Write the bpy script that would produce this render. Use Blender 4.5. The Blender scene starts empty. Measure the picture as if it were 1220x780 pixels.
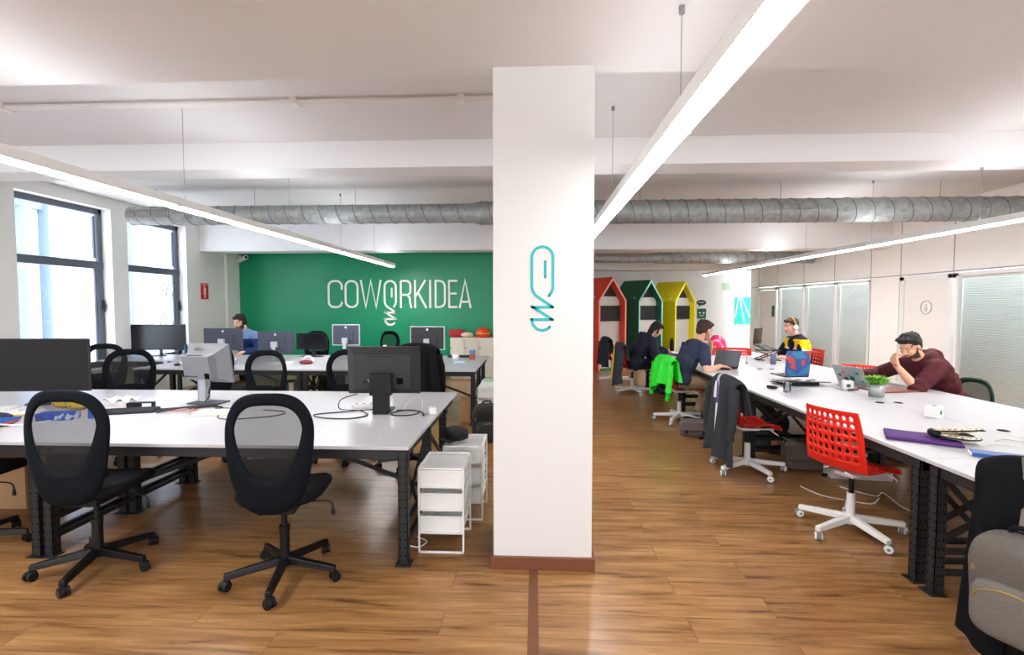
import bpy, math, random
from mathutils import Vector, Matrix, Euler, Quaternion
from math import sin, cos, pi, radians as R
random.seed(7)
SC = bpy.context.scene
COL = SC.collection

# ---------------------------------------------------------------- materials
def lin(c):
    return c / 12.92 if c <= 0.04045 else ((c + 0.055) / 1.055) ** 2.4
def rgb(r, g, b):
    return (lin(r / 255), lin(g / 255), lin(b / 255), 1)
MATS = {}
def mat(name, col, rough=0.6, metal=0.0, spec=0.5, noise=0.0, nscale=30.0, bump=0.0, alpha=1.0, emit=0.0, trans=0.0, coat=0.0, sheen=0.0):
    if name in MATS: return MATS[name]
    m = bpy.data.materials.new(name); m.use_nodes = True
    nt = m.node_tree; b = nt.nodes['Principled BSDF']
    c = rgb(*col)
    b.inputs['Base Color'].default_value = c
    b.inputs['Roughness'].default_value = rough
    b.inputs['Metallic'].default_value = metal
    b.inputs['Specular IOR Level'].default_value = spec
    b.inputs['Transmission Weight'].default_value = trans
    b.inputs['Coat Weight'].default_value = coat
    b.inputs['Sheen Weight'].default_value = sheen
    if alpha < 1: b.inputs['Alpha'].default_value = alpha
    if emit > 0:
        b.inputs['Emission Color'].default_value = c
        b.inputs['Emission Strength'].default_value = emit
    if noise > 0 or bump > 0:
        tc = nt.nodes.new('ShaderNodeTexCoord')
        n = nt.nodes.new('ShaderNodeTexNoise'); n.inputs['Scale'].default_value = nscale; n.inputs['Detail'].default_value = 4
        nt.links.new(tc.outputs['Object'], n.inputs['Vector'])
        if noise > 0:
            mx = nt.nodes.new('ShaderNodeMix'); mx.data_type = 'RGBA'
            mx.inputs[6].default_value = tuple(x * (1 - noise) for x in c[:3]) + (1,)
            mx.inputs[7].default_value = tuple(min(1, x * (1 + noise)) for x in c[:3]) + (1,)
            nt.links.new(n.outputs['Fac'], mx.inputs[0]); nt.links.new(mx.outputs[2], b.inputs['Base Color'])
        if bump > 0:
            bp = nt.nodes.new('ShaderNodeBump'); bp.inputs['Strength'].default_value = bump; bp.inputs['Distance'].default_value = 0.01
            nt.links.new(n.outputs['Fac'], bp.inputs['Height']); nt.links.new(bp.outputs['Normal'], b.inputs['Normal'])
    MATS[name] = m
    return m

def mesh_fabric(name, col, cell=0.0045, hole=0.5, rough=0.7):
    """woven mesh: fine square holes cut by alpha"""
    m = bpy.data.materials.new(name); m.use_nodes = True
    nt = m.node_tree; b = nt.nodes['Principled BSDF']
    b.inputs['Base Color'].default_value = rgb(*col); b.inputs['Roughness'].default_value = rough
    tc = nt.nodes.new('ShaderNodeTexCoord'); sp = nt.nodes.new('ShaderNodeSeparateXYZ')
    nt.links.new(tc.outputs['Object'], sp.inputs[0])
    outs = []
    xy = nt.nodes.new('ShaderNodeMath'); xy.operation = 'ADD'
    nt.links.new(sp.outputs['X'], xy.inputs[0]); nt.links.new(sp.outputs['Y'], xy.inputs[1])
    for s in (xy.outputs[0], sp.outputs['Z']):
        d = nt.nodes.new('ShaderNodeMath'); d.operation = 'DIVIDE'; d.inputs[1].default_value = cell
        f = nt.nodes.new('ShaderNodeMath'); f.operation = 'FRACT'
        g = nt.nodes.new('ShaderNodeMath'); g.operation = 'LESS_THAN'; g.inputs[1].default_value = math.sqrt(hole)
        nt.links.new(s, d.inputs[0]); nt.links.new(d.outputs[0], f.inputs[0]); nt.links.new(f.outputs[0], g.inputs[0])
        outs.append(g)
    mu = nt.nodes.new('ShaderNodeMath'); mu.operation = 'MULTIPLY'
    nt.links.new(outs[0].outputs[0], mu.inputs[0]); nt.links.new(outs[1].outputs[0], mu.inputs[1])
    iv = nt.nodes.new('ShaderNodeMath'); iv.operation = 'SUBTRACT'; iv.inputs[0].default_value = 1
    nt.links.new(mu.outputs[0], iv.inputs[1]); nt.links.new(iv.outputs[0], b.inputs['Alpha'])
    MATS[name] = m
    return m

def pattern_mat(name, stops, scale=20, kind='voronoi', rough=0.6):
    m = bpy.data.materials.new(name); m.use_nodes = True
    nt = m.node_tree; b = nt.nodes['Principled BSDF']; b.inputs['Roughness'].default_value = rough
    tc = nt.nodes.new('ShaderNodeTexCoord')
    n = nt.nodes.new('ShaderNodeTexVoronoi' if kind == 'voronoi' else 'ShaderNodeTexNoise')
    n.inputs['Scale'].default_value = scale
    nt.links.new(tc.outputs['Object'], n.inputs['Vector'])
    cr = nt.nodes.new('ShaderNodeValToRGB'); cr.color_ramp.interpolation = 'CONSTANT'
    while len(cr.color_ramp.elements) < len(stops): cr.color_ramp.elements.new(0.5)
    for e, (p, c) in zip(cr.color_ramp.elements, stops): e.position = p; e.color = rgb(*c)
    nt.links.new(n.outputs['Distance' if kind == 'voronoi' else 'Fac'], cr.inputs[0])
    nt.links.new(cr.outputs[0], b.inputs['Base Color'])
    MATS[name] = m
    return m

# ---------------------------------------------------------------- mesh builder
class MB:
    def __init__(s):
        s.v = []; s.f = []; s.m = []; s.s = []; s.T = Matrix.Identity(4)
    def at(s, loc=(0, 0, 0), rot=(0, 0, 0), sc=1):
        s.T = Matrix.Translation(loc) @ Euler(rot).to_matrix().to_4x4() @ Matrix.Diagonal((sc, sc, sc, 1)); return s
    def add(s, vs, fs, m=0, smooth=False):
        b = len(s.v)
        for p in vs: s.v.append(tuple(s.T @ Vector(p)))
        for f in fs:
            s.f.append(tuple(b + i for i in f)); s.m.append(m); s.s.append(smooth)
    def box(s, c, d, m=0, rot=None):
        x, y, z = d[0] / 2, d[1] / 2, d[2] / 2
        vs = [Vector(p) for p in ((-x, -y, -z), (x, -y, -z), (x, y, -z), (-x, y, -z), (-x, -y, z), (x, -y, z), (x, y, z), (-x, y, z))]
        if rot: q = Euler(rot).to_matrix(); vs = [q @ p for p in vs]
        s.add([p + Vector(c) for p in vs], [(0, 3, 2, 1), (4, 5, 6, 7), (0, 1, 5, 4), (1, 2, 6, 5), (2, 3, 7, 6), (3, 0, 4, 7)], m)
    def bx(s, x0, x1, y0, y1, z0, z1, m=0):
        s.box(((x0 + x1) / 2, (y0 + y1) / 2, (z0 + z1) / 2), (abs(x1 - x0), abs(y1 - y0), abs(z1 - z0)), m)
    def beam(s, p0, p1, w, h, m=0, up=(0, 0, 1)):
        p0 = Vector(p0); p1 = Vector(p1); d = (p1 - p0).normalized(); u = Vector(up)
        if abs(d.dot(u)) > .98: u = Vector((0, 1, 0))
        r = d.cross(u).normalized() * w / 2; u = r.cross(d).normalized() * h / 2
        vs = [p0 - r - u, p0 + r - u, p0 + r + u, p0 - r + u, p1 - r - u, p1 + r - u, p1 + r + u, p1 - r + u]
        s.add(vs, [(0, 1, 2, 3), (7, 6, 5, 4), (0, 4, 5, 1), (1, 5, 6, 2), (2, 6, 7, 3), (3, 7, 4, 0)], m)
    def cyl(s, p0, p1, r0, r1=None, n=16, m=0, cap=True, smooth=True):
        r1 = r0 if r1 is None else r1
        p0 = Vector(p0); p1 = Vector(p1); d = (p1 - p0).normalized()
        a = d.orthogonal().normalized(); b = d.cross(a)
        vs = [p0 + (a * cos(2 * pi * i / n) + b * sin(2 * pi * i / n)) * r0 for i in range(n)] + [p1 + (a * cos(2 * pi * i / n) + b * sin(2 * pi * i / n)) * r1 for i in range(n)]
        s.add(vs, [(i, (i + 1) % n, n + (i + 1) % n, n + i) for i in range(n)], m, smooth)
        if cap: s.add(vs, [tuple(range(n - 1, -1, -1)), tuple(range(n, 2 * n))], m)
    def tube(s, pts, r, n=8, m=0, closed=False):
        P = [Vector(p) for p in pts]; k = len(P)
        rr = r if isinstance(r, (list, tuple)) else [r] * k
        vs = []; prev = None
        for i in range(k):
            if closed: t = (P[(i + 1) % k] - P[i - 1])
            else: t = (P[min(i + 1, k - 1)] - P[max(i - 1, 0)])
            t = t.normalized() if t.length > 1e-9 else Vector((0, 0, 1))
            a = t.orthogonal().normalized() if prev is None else (prev - t * prev.dot(t))
            a = a.normalized() if a.length > 1e-6 else t.orthogonal().normalized()
            prev = a; b = t.cross(a)
            vs += [P[i] + (a * cos(2 * pi * j / n) + b * sin(2 * pi * j / n)) * rr[i] for j in range(n)]
        fs = []
        for i in range(k if closed else k - 1):
            o = i * n; q = ((i + 1) % k) * n
            fs += [(o + j, o + (j + 1) % n, q + (j + 1) % n, q + j) for j in range(n)]
        s.add(vs, fs, m, True)
        if not closed: s.add(vs, [tuple(range(n - 1, -1, -1)), tuple(range((k - 1) * n, k * n))], m)
    def lathe(s, prof, c=(0, 0, 0), n=24, m=0, smooth=True):
        vs = []; c = Vector(c)
        for r, z in prof: vs += [c + Vector((r * cos(2 * pi * i / n), r * sin(2 * pi * i / n), z)) for i in range(n)]
        fs = []
        for k in range(len(prof) - 1):
            fs += [(k * n + i, k * n + (i + 1) % n, (k + 1) * n + (i + 1) % n, (k + 1) * n + i) for i in range(n)]
        s.add(vs, fs, m, smooth)
        e = []
        if prof[0][0] > 1e-5: e.append(tuple(range(n - 1, -1, -1)))
        if prof[-1][0] > 1e-5: e.append(tuple(range((len(prof) - 1) * n, len(prof) * n)))
        s.add(vs, e, m)
    def ell(s, c, r, rot=None, n=16, k=10, m=0, e=1.0):
        """ellipsoid; e<1 makes it boxy (superellipsoid)"""
        c = Vector(c); q = Euler(rot).to_matrix() if rot else Matrix.Identity(3)
        def pw(x): return math.copysign(abs(x) ** e, x)
        vs = []
        for i in range(k + 1):
            ph = -pi / 2 + pi * i / k
            for j in range(n):
                th = 2 * pi * j / n
                vs.append(c + q @ Vector((r[0] * pw(cos(ph)) * pw(cos(th)), r[1] * pw(cos(ph)) * pw(sin(th)), r[2] * pw(sin(ph)))))
        fs = []
        for i in range(k):
            fs += [(i * n + j, i * n + (j + 1) % n, (i + 1) * n + (j + 1) % n, (i + 1) * n + j) for j in range(n)]
        s.add(vs, fs, m, True)
    def cap(s, p0, p1, r0, r1=None, n=14, m=0):
        """tapered capsule"""
        r1 = r0 if r1 is None else r1
        p0 = Vector(p0); p1 = Vector(p1); d = (p1 - p0); L = d.length
        d = d.normalized() if L > 1e-6 else Vector((0, 0, 1)); a = d.orthogonal().normalized(); b = d.cross(a)
        rings = []
        for i in range(5): t = -pi / 2 + (pi / 2) * i / 4; rings.append((r0 * cos(t) + 1e-5, r0 * sin(t)))
        for i in range(5): t = (pi / 2) * i / 4; rings.append((r1 * cos(t) + 1e-5, L + r1 * sin(t)))
        vs = []
        for r, z in rings: vs += [p0 + d * z + (a * cos(2 * pi * j / n) + b * sin(2 * pi * j / n)) * r for j in range(n)]
        fs = []
        for i in range(len(rings) - 1): fs += [(i * n + j, i * n + (j + 1) % n, (i + 1) * n + (j + 1) % n, (i + 1) * n + j) for j in range(n)]
        fs += [tuple(range(n - 1, -1, -1)), tuple(range((len(rings) - 1) * n, len(rings) * n))]
        s.add(vs, fs, m, True)
    def prism(s, poly, z0, z1, m=0, plane='xy'):
        """2-D outline extruded; plane xy (extrude z), xz (extrude y), yz (extrude x)"""
        def P(a, b, c): return (a, b, c) if plane == 'xy' else ((a, c, b) if plane == 'xz' else (c, a, b))
        n = len(poly); vs = [P(a, b, z0) for a, b in poly] + [P(a, b, z1) for a, b in poly]
        s.add(vs, [tuple(range(n - 1, -1, -1)), tuple(range(n, 2 * n))] + [(i, (i + 1) % n, n + (i + 1) % n, n + i) for i in range(n)], m)
    def grid(s, fn, nu, nv, th=0.0, m=0, smooth=True):
        """surface fn(u,v) on [0,1]^2; th>0 makes a closed slab"""
        P = [[Vector(fn(i / nu, j / nv)) for j in range(nv + 1)] for i in range(nu + 1)]
        top = [p for r in P for p in r]; W = nv + 1
        F = [(i * W + j, (i + 1) * W + j, (i + 1) * W + j + 1, i * W + j + 1) for i in range(nu) for j in range(nv)]
        if th <= 0: s.add(top, F, m, smooth); return
        bot = []
        for i in range(nu + 1):
            for j in range(nv + 1):
                du = P[min(i + 1, nu)][j] - P[max(i - 1, 0)][j]; dv = P[i][min(j + 1, nv)] - P[i][max(j - 1, 0)]
                nn = du.cross(dv); nn = nn.normalized() if nn.length > 1e-9 else Vector((0, 0, 1))
                bot.append(P[i][j] - nn * th)
        N = len(top); F2 = [tuple(N + k for k in reversed(f)) for f in F]
        E = []
        for i in range(nu):
            E.append((i * W, N + i * W, N + (i + 1) * W, (i + 1) * W)); a = i * W + nv; b = (i + 1) * W + nv; E.append((b, N + b, N + a, a))
        for j in range(nv):
            E.append((j + 1, N + j + 1, N + j, j)); a = nu * W + j; E.append((a, N + a, N + a + 1, a + 1))
        s.add(top + bot, F + F2 + E, m, smooth)
    def ribbon(s, pts, w, y, th=0.004, m=0, closed=False):
        """flat painted stroke in the xz plane facing -y, mitred"""
        P = [Vector((a, b)) for a, b in pts]; k = len(P); Lf = []; Rt = []
        for i in range(k):
            if closed: a, b = P[i - 1], P[(i + 1) % k]
            else: a, b = P[max(i - 1, 0)], P[min(i + 1, k - 1)]
            d1 = (P[i] - a); d2 = (b - P[i])
            d1 = d1.normalized() if d1.length > 1e-9 else d2.normalized(); d2 = d2.normalized() if d2.length > 1e-9 else d1
            n1 = Vector((-d1.y, d1.x)); n2 = Vector((-d2.y, d2.x)); n = (n1 + n2)
            n = n.normalized() if n.length > 1e-6 else n1
            c = max(0.45, n.dot(n1)); o = n * (w / 2 / c)
            Lf.append(P[i] + o); Rt.append(P[i] - o)
        for i in range(k if closed else k - 1):
            j = (i + 1) % k
            s.prism([(Lf[i].x, Lf[i].y), (Rt[i].x, Rt[i].y), (Rt[j].x, Rt[j].y), (Lf[j].x, Lf[j].y)], y - th, y, m, 'xz')
    def build(s, name, mats, parent=None, bevel=0.0, loc=None, rot=None, sub=0, label=None, seg=2):
        me = bpy.data.meshes.new(name); me.from_pydata(s.v, [], s.f)
        if not isinstance(mats, (list, tuple)): mats = [mats]
        for m in mats: me.materials.append(m)
        me.polygons.foreach_set('material_index', s.m); me.polygons.foreach_set('use_smooth', s.s)
        me.update()
        o = bpy.data.objects.new(name, me); COL.objects.link(o)
        if parent: o.parent = parent
        if loc: o.location = loc
        if rot: o.rotation_euler = rot
        if bevel > 0:
            b = o.modifiers.new('bevel', 'BEVEL'); b.width = bevel; b.segments = seg; b.limit_method = 'ANGLE'; b.angle_limit = R(40)
        if sub: q = o.modifiers.new('sub', 'SUBSURF'); q.levels = q.render_levels = sub
        if label: o['label'] = label
        return o

def tag(o, label, cat, group=None, kind=None):
    o['label'] = label; o['category'] = cat
    if group: o['group'] = group
    if kind: o['kind'] = kind
    return o
def empty(name, loc=(0, 0, 0), rz=0.0, label=None, cat=None, group=None):
    o = bpy.data.objects.new(name, None); COL.objects.link(o); o.empty_display_size = .1
    o.location = loc; o.rotation_euler = (0, 0, rz)
    if label: tag(o, label, cat, group)
    return o
def struct(o): o['kind'] = 'structure'; return o
def kids(o): return [c for c in bpy.data.objects if c.parent is o]
def copy_tree(o, parent=None):
    c = o.copy(); COL.objects.link(c); c.parent = parent
    for ch in kids(o): copy_tree(ch, c)
    return c
def place(o, loc, rz, label, group=None):
    o.location = loc; o.rotation_euler = (0, 0, rz); o['label'] = label
    if group: o['group'] = group
    return o
def arc(cx, cy, rx, ry, a0, a1, n=12):
    return [(cx + rx * cos(R(a0 + (a1 - a0) * i / n)), cy + ry * sin(R(a0 + (a1 - a0) * i / n))) for i in range(n + 1)]
def smoothpath(pts, n=6, closed=False):
    P = [Vector(p) for p in pts]; out = []; k = len(P)
    for i in range(k if closed else k - 1):
        g = lambda j: P[j % k] if closed else P[max(0, min(k - 1, j))]
        p0, p1, p2, p3 = g(i - 1), g(i), g(i + 1), g(i + 2)
        for j in range(n):
            t = j / n
            out.append(0.5 * ((2 * p1) + (p2 - p0) * t + (2 * p0 - 5 * p1 + 4 * p2 - p3) * t * t + (3 * p1 - p0 - 3 * p2 + p3) * t ** 3))
    if not closed: out.append(P[-1])
    return out

# common materials
WHITE = mat('white_paint', (236, 234, 232), .7, spec=.3)
M_WHITEWALL = mat('wall_paint_white', (232, 231, 229), .8, spec=.2, noise=.02, nscale=3)
M_CEIL = mat('ceiling_paint', (226, 224, 223), .85, spec=.2, noise=.02, nscale=2)
M_TOP = mat('desk_laminate_white', (190, 188, 192), .32, spec=.5, noise=.01)
M_BSTEEL = mat('black_slotted_steel', (38, 38, 41), .5, metal=.3, noise=.1)
M_HOLE = mat('hole_black', (6, 6, 7), .9, spec=0.1)
M_BPLAST = mat('black_plastic', (18, 19, 21), .5, spec=.3)
M_BFAB = mat('black_fabric', (17, 18, 22), .9, spec=.15, bump=.3, nscale=400)
M_BSHELL = mat('chair_back_shell', (12, 16, 23), .7, spec=.12)
M_BMETAL = mat('black_metal', (20, 20, 22), .35, metal=.4)
M_SCREEN = mat('dark_screen_glass', (18, 19, 22), .3, spec=.4)
M_GREYPL = mat('grey_plastic', (128, 130, 134), .5)
M_SILVER = mat('silver_metal', (190, 192, 196), .3, metal=.8)
M_WMETAL = mat('white_metal', (228, 228, 226), .4, spec=.5)
M_RED = mat('red_plastic', (222, 34, 20), .35, spec=.5)
M_CABLE = mat('black_cable', (16, 16, 18), .5)
M_WCABLE = mat('white_cable', (226, 224, 222), .5)
M_RUBBER = mat('grey_rubber', (120, 120, 122), .7)
M_PAPER = mat('white_paper', (236, 234, 230), .8, spec=.2)
# ================================================================ PEOPLE
def remesh(mb, voxel, smooth_iter=4, fac=.5):
    me = bpy.data.meshes.new('tmp'); me.from_pydata(mb.v, [], mb.f); o = bpy.data.objects.new('tmp', me); COL.objects.link(o)
    r = o.modifiers.new('r', 'REMESH'); r.mode = 'VOXEL'; r.voxel_size = voxel; r.adaptivity = 0; r.use_smooth_shade = True
    s_ = o.modifiers.new('s', 'SMOOTH'); s_.iterations = smooth_iter; s_.factor = fac
    dg = bpy.context.evaluated_depsgraph_get(); ev = o.evaluated_get(dg); out = bpy.data.meshes.new_from_object(ev)
    bpy.data.objects.remove(o); bpy.data.meshes.remove(me)
    return out
def add_mesh(name, me, mats, parent, matfn=None, dispfn=None):
    me.materials.clear()
    for m in mats: me.materials.append(m)
    if dispfn:
        nn = [v.normal.copy() for v in me.vertices]; cc = [v.co.copy() for v in me.vertices]
        me.vertices.foreach_set('co', [x for c_, n_ in zip(cc, nn) for x in (c_ + n_ * dispfn(c_))])
    if matfn:
        for p in me.polygons: p.material_index = matfn(p.center, p.normal)
    else:
        for p in me.polygons: p.material_index = 0
    me.polygons.foreach_set('use_smooth', [True] * len(me.polygons)); me.update()
    me.name = name; o = bpy.data.objects.new(name, me); COL.objects.link(o); o.parent = parent; return o
def ik(a, b, l1, l2, pole):
    d = b - a; L = min(d.length, (l1 + l2) * .995); u = d.normalized(); x = (l1 * l1 - l2 * l2 + L * L) / (2 * L); h = math.sqrt(max(0, l1 * l1 - x * x))
    p = (pole - u * pole.dot(u)).normalized(); return a + u * x + p * h, a + u * L
M_LASH = mat('eye_dark', (30, 22, 18), .3); M_EYEW = mat('eye_white', (176, 160, 150), .8, spec=.1)
def hand(mb, W, f, n, side, curl=.5, s=1.0, thumb_in=.5):
    """W wrist, f finger direction, n palm-facing normal, side = direction of the thumb side"""
    f = f.normalized(); n = (n - f * n.dot(f)).normalized(); t = (side - f * side.dot(f) - n * side.dot(n)).normalized()
    kn = []
    for off in (.031, .010, -.011, -.031): kn.append(W + (f * (.088 - abs(off - .005) * .22) + t * off) * s)
    for k in kn: mb.cap(W + t * ((k - W).dot(t) * .55), k, .017 * s, .0125 * s, 10)
    mb.cap(W + (f * .02 + t * .012) * s, W + (f * .05 + t * .028) * s, .017 * s, .015 * s, 10)
    Ls = ((.042, .026, .022), (.046, .030, .023), (.043, .028, .022), (.034, .021, .019))
    for i, k in enumerate(kn):
        p = k; a = curl * .55; spread = (1.5 - i) * .07
        for j, L_ in enumerate(Ls[i]):
            d = (f * cos(a) + n * sin(a) + t * spread).normalized(); q_ = p + d * L_ * s
            mb.cap(p, q_, (.0092 - .0009 * j) * s, (.0086 - .0011 * j) * s, 9); p = q_; a += curl * (.95 if j == 0 else .7)
    b = W + (f * .028 + t * .026) * s; d1 = (f * .62 + t * .72 + n * .25).normalized(); c_ = b + d1 * .042 * s
    d2 = (f * .9 + t * (.35 - .5 * thumb_in) + n * .4 * thumb_in).normalized(); e_ = c_ + d2 * .032 * s
    mb.cap(b, c_, .0135 * s, .0115 * s, 10); mb.cap(c_, e_, .011 * s, .009 * s, 10)
def person(loc, rz, label, sp):
    """seated figure, facing local +y; sp holds the pose and the clothes"""
    s = sp.get('scale', 1.0); e = empty('person', loc, rz, label, 'person')
    Winv = (Matrix.Translation(loc) @ Matrix.Rotation(rz, 4, 'Z')).inverted()
    L = lambda p: Winv @ Vector(p)
    lean = R(sp['lean']); side = R(sp.get('side', 0)); hip = Vector((0, 0, sp.get('hip', .54)))
    up = Vector((sin(side), sin(lean), cos(lean))).normalized(); T_ = .50 * s
    mid = hip + Vector((0, up.y * .6, up.z)).normalized() * T_ * .5; neck = mid + Vector((up.x, up.y * 1.25, up.z)).normalized() * T_ * .5
    hr = Matrix.Rotation(R(sp.get('head_yaw', 0)), 4, 'Z') @ Matrix.Rotation(R(-sp.get('head_pitch', 0)), 4, 'X') @ Matrix.Rotation(R(sp.get('head_roll', 0)), 4, 'Y')
    hc = neck + (up + Vector((0, sp.get('neck_fwd', .5), 0))).normalized() * .115 * s + (hr.to_3x3() @ Vector((0, .015, .10))) * s
    HM = Matrix.Translation(hc) @ hr @ Matrix.Diagonal((s, s, s, 1))
    body = MB(); H_ = lambda p: HM @ Vector(p)
    def hE(mb, c, r, rot=None, n=18, k=12):
        old = mb.T; mb.T = HM; mb.ell(c, r, rot, n, k); mb.T = old
    def hC(mb, a, b, r0, r1=None, n=12):
        old = mb.T; mb.T = HM; mb.cap(a, b, r0, r1, n); mb.T = old
    # head
    hE(body, (0, -.012, .035), (.076, .096, .088)); hE(body, (0, .022, -.03), (.062, .066, .082)); hE(body, (0, .055, -.088), (.030, .026, .022)); hE(body, (0, .03, -.07), (.050, .048, .040))
    hC(body, (0, .086, .012), (0, .106, -.022), .009, .0135); hE(body, (0, .098, -.028), (.018, .012, .009)); hC(body, (-.034, .074, .024), (.034, .074, .024), .012)
    for sx in (-1, 1):
        hE(body, (sx * .038, .060, -.022), (.022, .022, .024)); hE(body, (sx * .077, -.004, -.008), (.010, .020, .031), (0, 0, sx * -.3))
    hE(body, (0, .084, -.052), (.024, .012, .006)); hE(body, (0, .082, -.064), (.021, .012, .007))
    body.cap(neck + Vector((0, -.01, -.03)), H_((0, -.025, -.06)), .060 * s, .053 * s)
    # torso
    fw = Vector((0, 1, 0)); rt = Vector((1, 0, 0))
    sh = {}
    shw = sp.get('shoulder', .175) * s
    for sx in (-1, 1): sh[sx] = neck + rt * sx * shw + Vector((0, 0, -.045)) + fw * .01
    def torso(mb, g):
        mb.ell(hip + Vector((0, -.01, .02)), ((.168 + g) * s, (.120 + g) * s, (.115 + g) * s), (-lean * .4, 0, 0)); mb.ell(mid, ((.150 + g) * s, (.110 + g) * s, (.17 + g) * s), (-lean, 0, 0))
        ch_ = mid.lerp(neck, .55); mb.ell(ch_, ((.172 + g) * s, (.118 + g) * s, (.17 + g) * s), (-lean * 1.2, 0, 0)); mb.cap(sh[-1] + rt * .02, sh[1] - rt * .02, (.062 + g) * s); mb.cap(neck - up * .05, neck - up * .0, (.075 + g * .6) * s, (.058 + g * .6) * s)
    torso(body, 0)
    # arms
    arms = {}
    for sx, key in ((-1, 'l'), (1, 'r')):
        W = L(sp['wrist_' + key]); pole = Vector(sp.get('pole_' + key, (sx * .6, -.3, -1)))
        E_, W2 = ik(sh[sx], W, .285 * s, .255 * s, pole); arms[sx] = (sh[sx], E_, W2)
        body.cap(sh[sx], sh[sx].lerp(E_, .45), .050 * s, .047 * s); body.cap(sh[sx].lerp(E_, .45), E_, .047 * s, .037 * s); body.cap(E_, E_.lerp(W2, .35), .039 * s, .041 * s); body.cap(E_.lerp(W2, .35), W2, .041 * s, .026 * s)
        f = Winv.to_3x3() @ Vector(sp['fdir_' + key]) if 'fdir_' + key in sp else (W2 - E_)
        n = Winv.to_3x3() @ Vector(sp.get('palm_' + key, (0, 0, -1)))
        tdir = Winv.to_3x3() @ Vector(sp['thumb_' + key]) if 'thumb_' + key in sp else Vector((-sx, 0, .2))
        hand(body, W2, f, n, tdir, sp.get('curl_' + key, .45), s * .98)
    # legs
    legs = {}
    for sx in (-1, 1):
        hp = hip + Vector((sx * .085, 0, 0)); kn = hip + Vector((sx * sp.get('knee_out', .13), .43 * s, .0 + sp.get('knee_z', -.01))); an = Vector((kn.x + sx * .01, kn.y + sp.get('foot_' + ('l' if sx < 0 else 'r'), 0.02), .10))
        legs[sx] = (hp, kn, an)
        body.cap(hp, kn, .082 * s, .060 * s); body.cap(kn, kn.lerp(an, .35), .057 * s, .055 * s); body.cap(kn.lerp(an, .35), an, .055 * s, .037 * s); body.cap(an, an + Vector((0, .02, -.05)), .038 * s, .035 * s); body.cap(an + Vector((0, -.03, -.06)), an + Vector((0, .15, -.07)), .034 * s, .026 * s)
    skin = sp.get('skin', (222, 172, 146)); ms = mat('skin_%d_%d' % skin[:2], skin, .55, spec=.35, noise=.05, nscale=40)
    me = remesh(body, .0060, 3, .5)
    beard = sp.get('beard')
    HI = HM.inverted()
    def mf(c, n):
        p = HI @ c
        if p.y > .078 and abs(p.x) < .021 and -.071 < p.z < -.049: return 2
        if beard is None: return 0
        if -.014 < p.y < .13 and -.118 < p.z:
            line = -.016 - .040 * min(1, max(0, (p.y + .0) / .065))
            if p.z < line: return 1
            if abs(p.x) < .030 and p.y > .078 and -.052 < p.z < -.043: return 1
        return 0
    add_mesh('body', me, [ms, mat('beard_%d' % (beard or (60,))[0], beard or (60, 40, 30), .8), mat('lip_tone_%d' % skin[1], tuple(int(c * k) for c, k in zip(skin, (.86, .66, .64))), .5)], e, mf)
    # eyes
    for sx in (-1, 1):
        q = MB(); old = q.T; q.T = HM; q.ell((sx * .031, .0772, .004), (.0100, .0060, .0036), n=14, k=8, m=0); q.ell((sx * .031, .0820, .003), (.0048, .0028, .0038), n=12, k=6, m=1); 
        q.build('eye', [M_EYEW, M_LASH], e)
        q = MB(); q.T = HM; q.tube([(sx * .014, .0845, .026), (sx * .032, .0835, .030), (sx * .048, .0725, .027)], [.0022, .003, .0015], 6); q.build('eyebrow', mat('hair_%d' % sp['hair'][0], sp['hair'], .8), e)
    # hair
    hb = MB(); hb.T = HM
    st = sp.get('hair_style', 'short'); fr = .0
    hb.ell((0, -.022, .052), (.083, .096, .084), n=24, k=16); hb.ell((0, .052, .096), (.060, .046, .026), (R(-14), 0, 0)); hb.ell((0, -.065, .0), (.068, .045, .075))
    for sx in (-1, 1): hb.ell((sx * .066, -.03, .012), (.017, .040, .05))
    if st == 'quiff':
        for i in range(9): hb.cap(((i - 4) * .012, .04, .105), ((i - 4) * .014, .088 - abs(i - 4) * .004, .112 + .008 * sin(i * 2.1)), .017, .011, 8)
    if st in ('long', 'bob'):
        for sx in (-1, 1): hb.cap((sx * .074, -.01, .04), (sx * .074, .022, -.055), .022, .016); hb.cap((sx * .05, -.07, .0), (sx * .05, -.065, -.10), .04, .03)
        hb.cap((0, -.085, .02), (0, -.08, -.11), .045, .036)
        hb.cap((-.05, .062, .088), (.05, .066, .082), .020)
    rn = random.Random(5)
    for i in range(70):
        a = rn.uniform(0, 2 * pi); z_ = rn.uniform(.02, .125); rr = .088 * math.sqrt(max(.05, 1 - ((z_ - .052) / .088) ** 2)); p = Vector((rr * .93 * cos(a), -.022 + rr * 1.06 * sin(a), z_))
        if p.y > .05 and z_ < .075: continue
        hb.cap(p, p + Vector((rn.uniform(-.01, .01), .012, -.004)), .010, .006, 6)
    hm = remesh(hb, .0045, 2, .5)
    add_mesh('hair', hm, [mat('hair_%d' % sp['hair'][0], sp['hair'], .7, noise=.35, nscale=90)], e, None, lambda c: .0016 * sin(c.x * 420) * sin(c.z * 260 + c.y * 200))
    # upper garment
    g = sp.get('loose', .014); tb = MB(); torso(tb, g)
    for sx, key in ((-1, 'l'), (1, 'r')):
        a, b, c = arms[sx]; cover = sp.get('sleeve_' + key, sp.get('sleeve', 1.0))
        if cover <= .5:
            p = a.lerp(b, cover * 2); tb.cap(a, p, (.058 + g) * s, (.052 + g) * s)
        else:
            tb.cap(a, b, (.054 + g) * s, (.044 + g) * s); p = b.lerp(c, (cover - .5) * 2); tb.cap(b, p, (.045 + g) * s, (.036 + g * .8) * s)
            if sp.get('cuff', True):
                d = (p - b).normalized() if (p - b).length > .01 else (b - a).normalized(); tb.cap(p - d * .03, p - d * .005, (.040 + g) * s, (.040 + g) * s)
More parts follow.
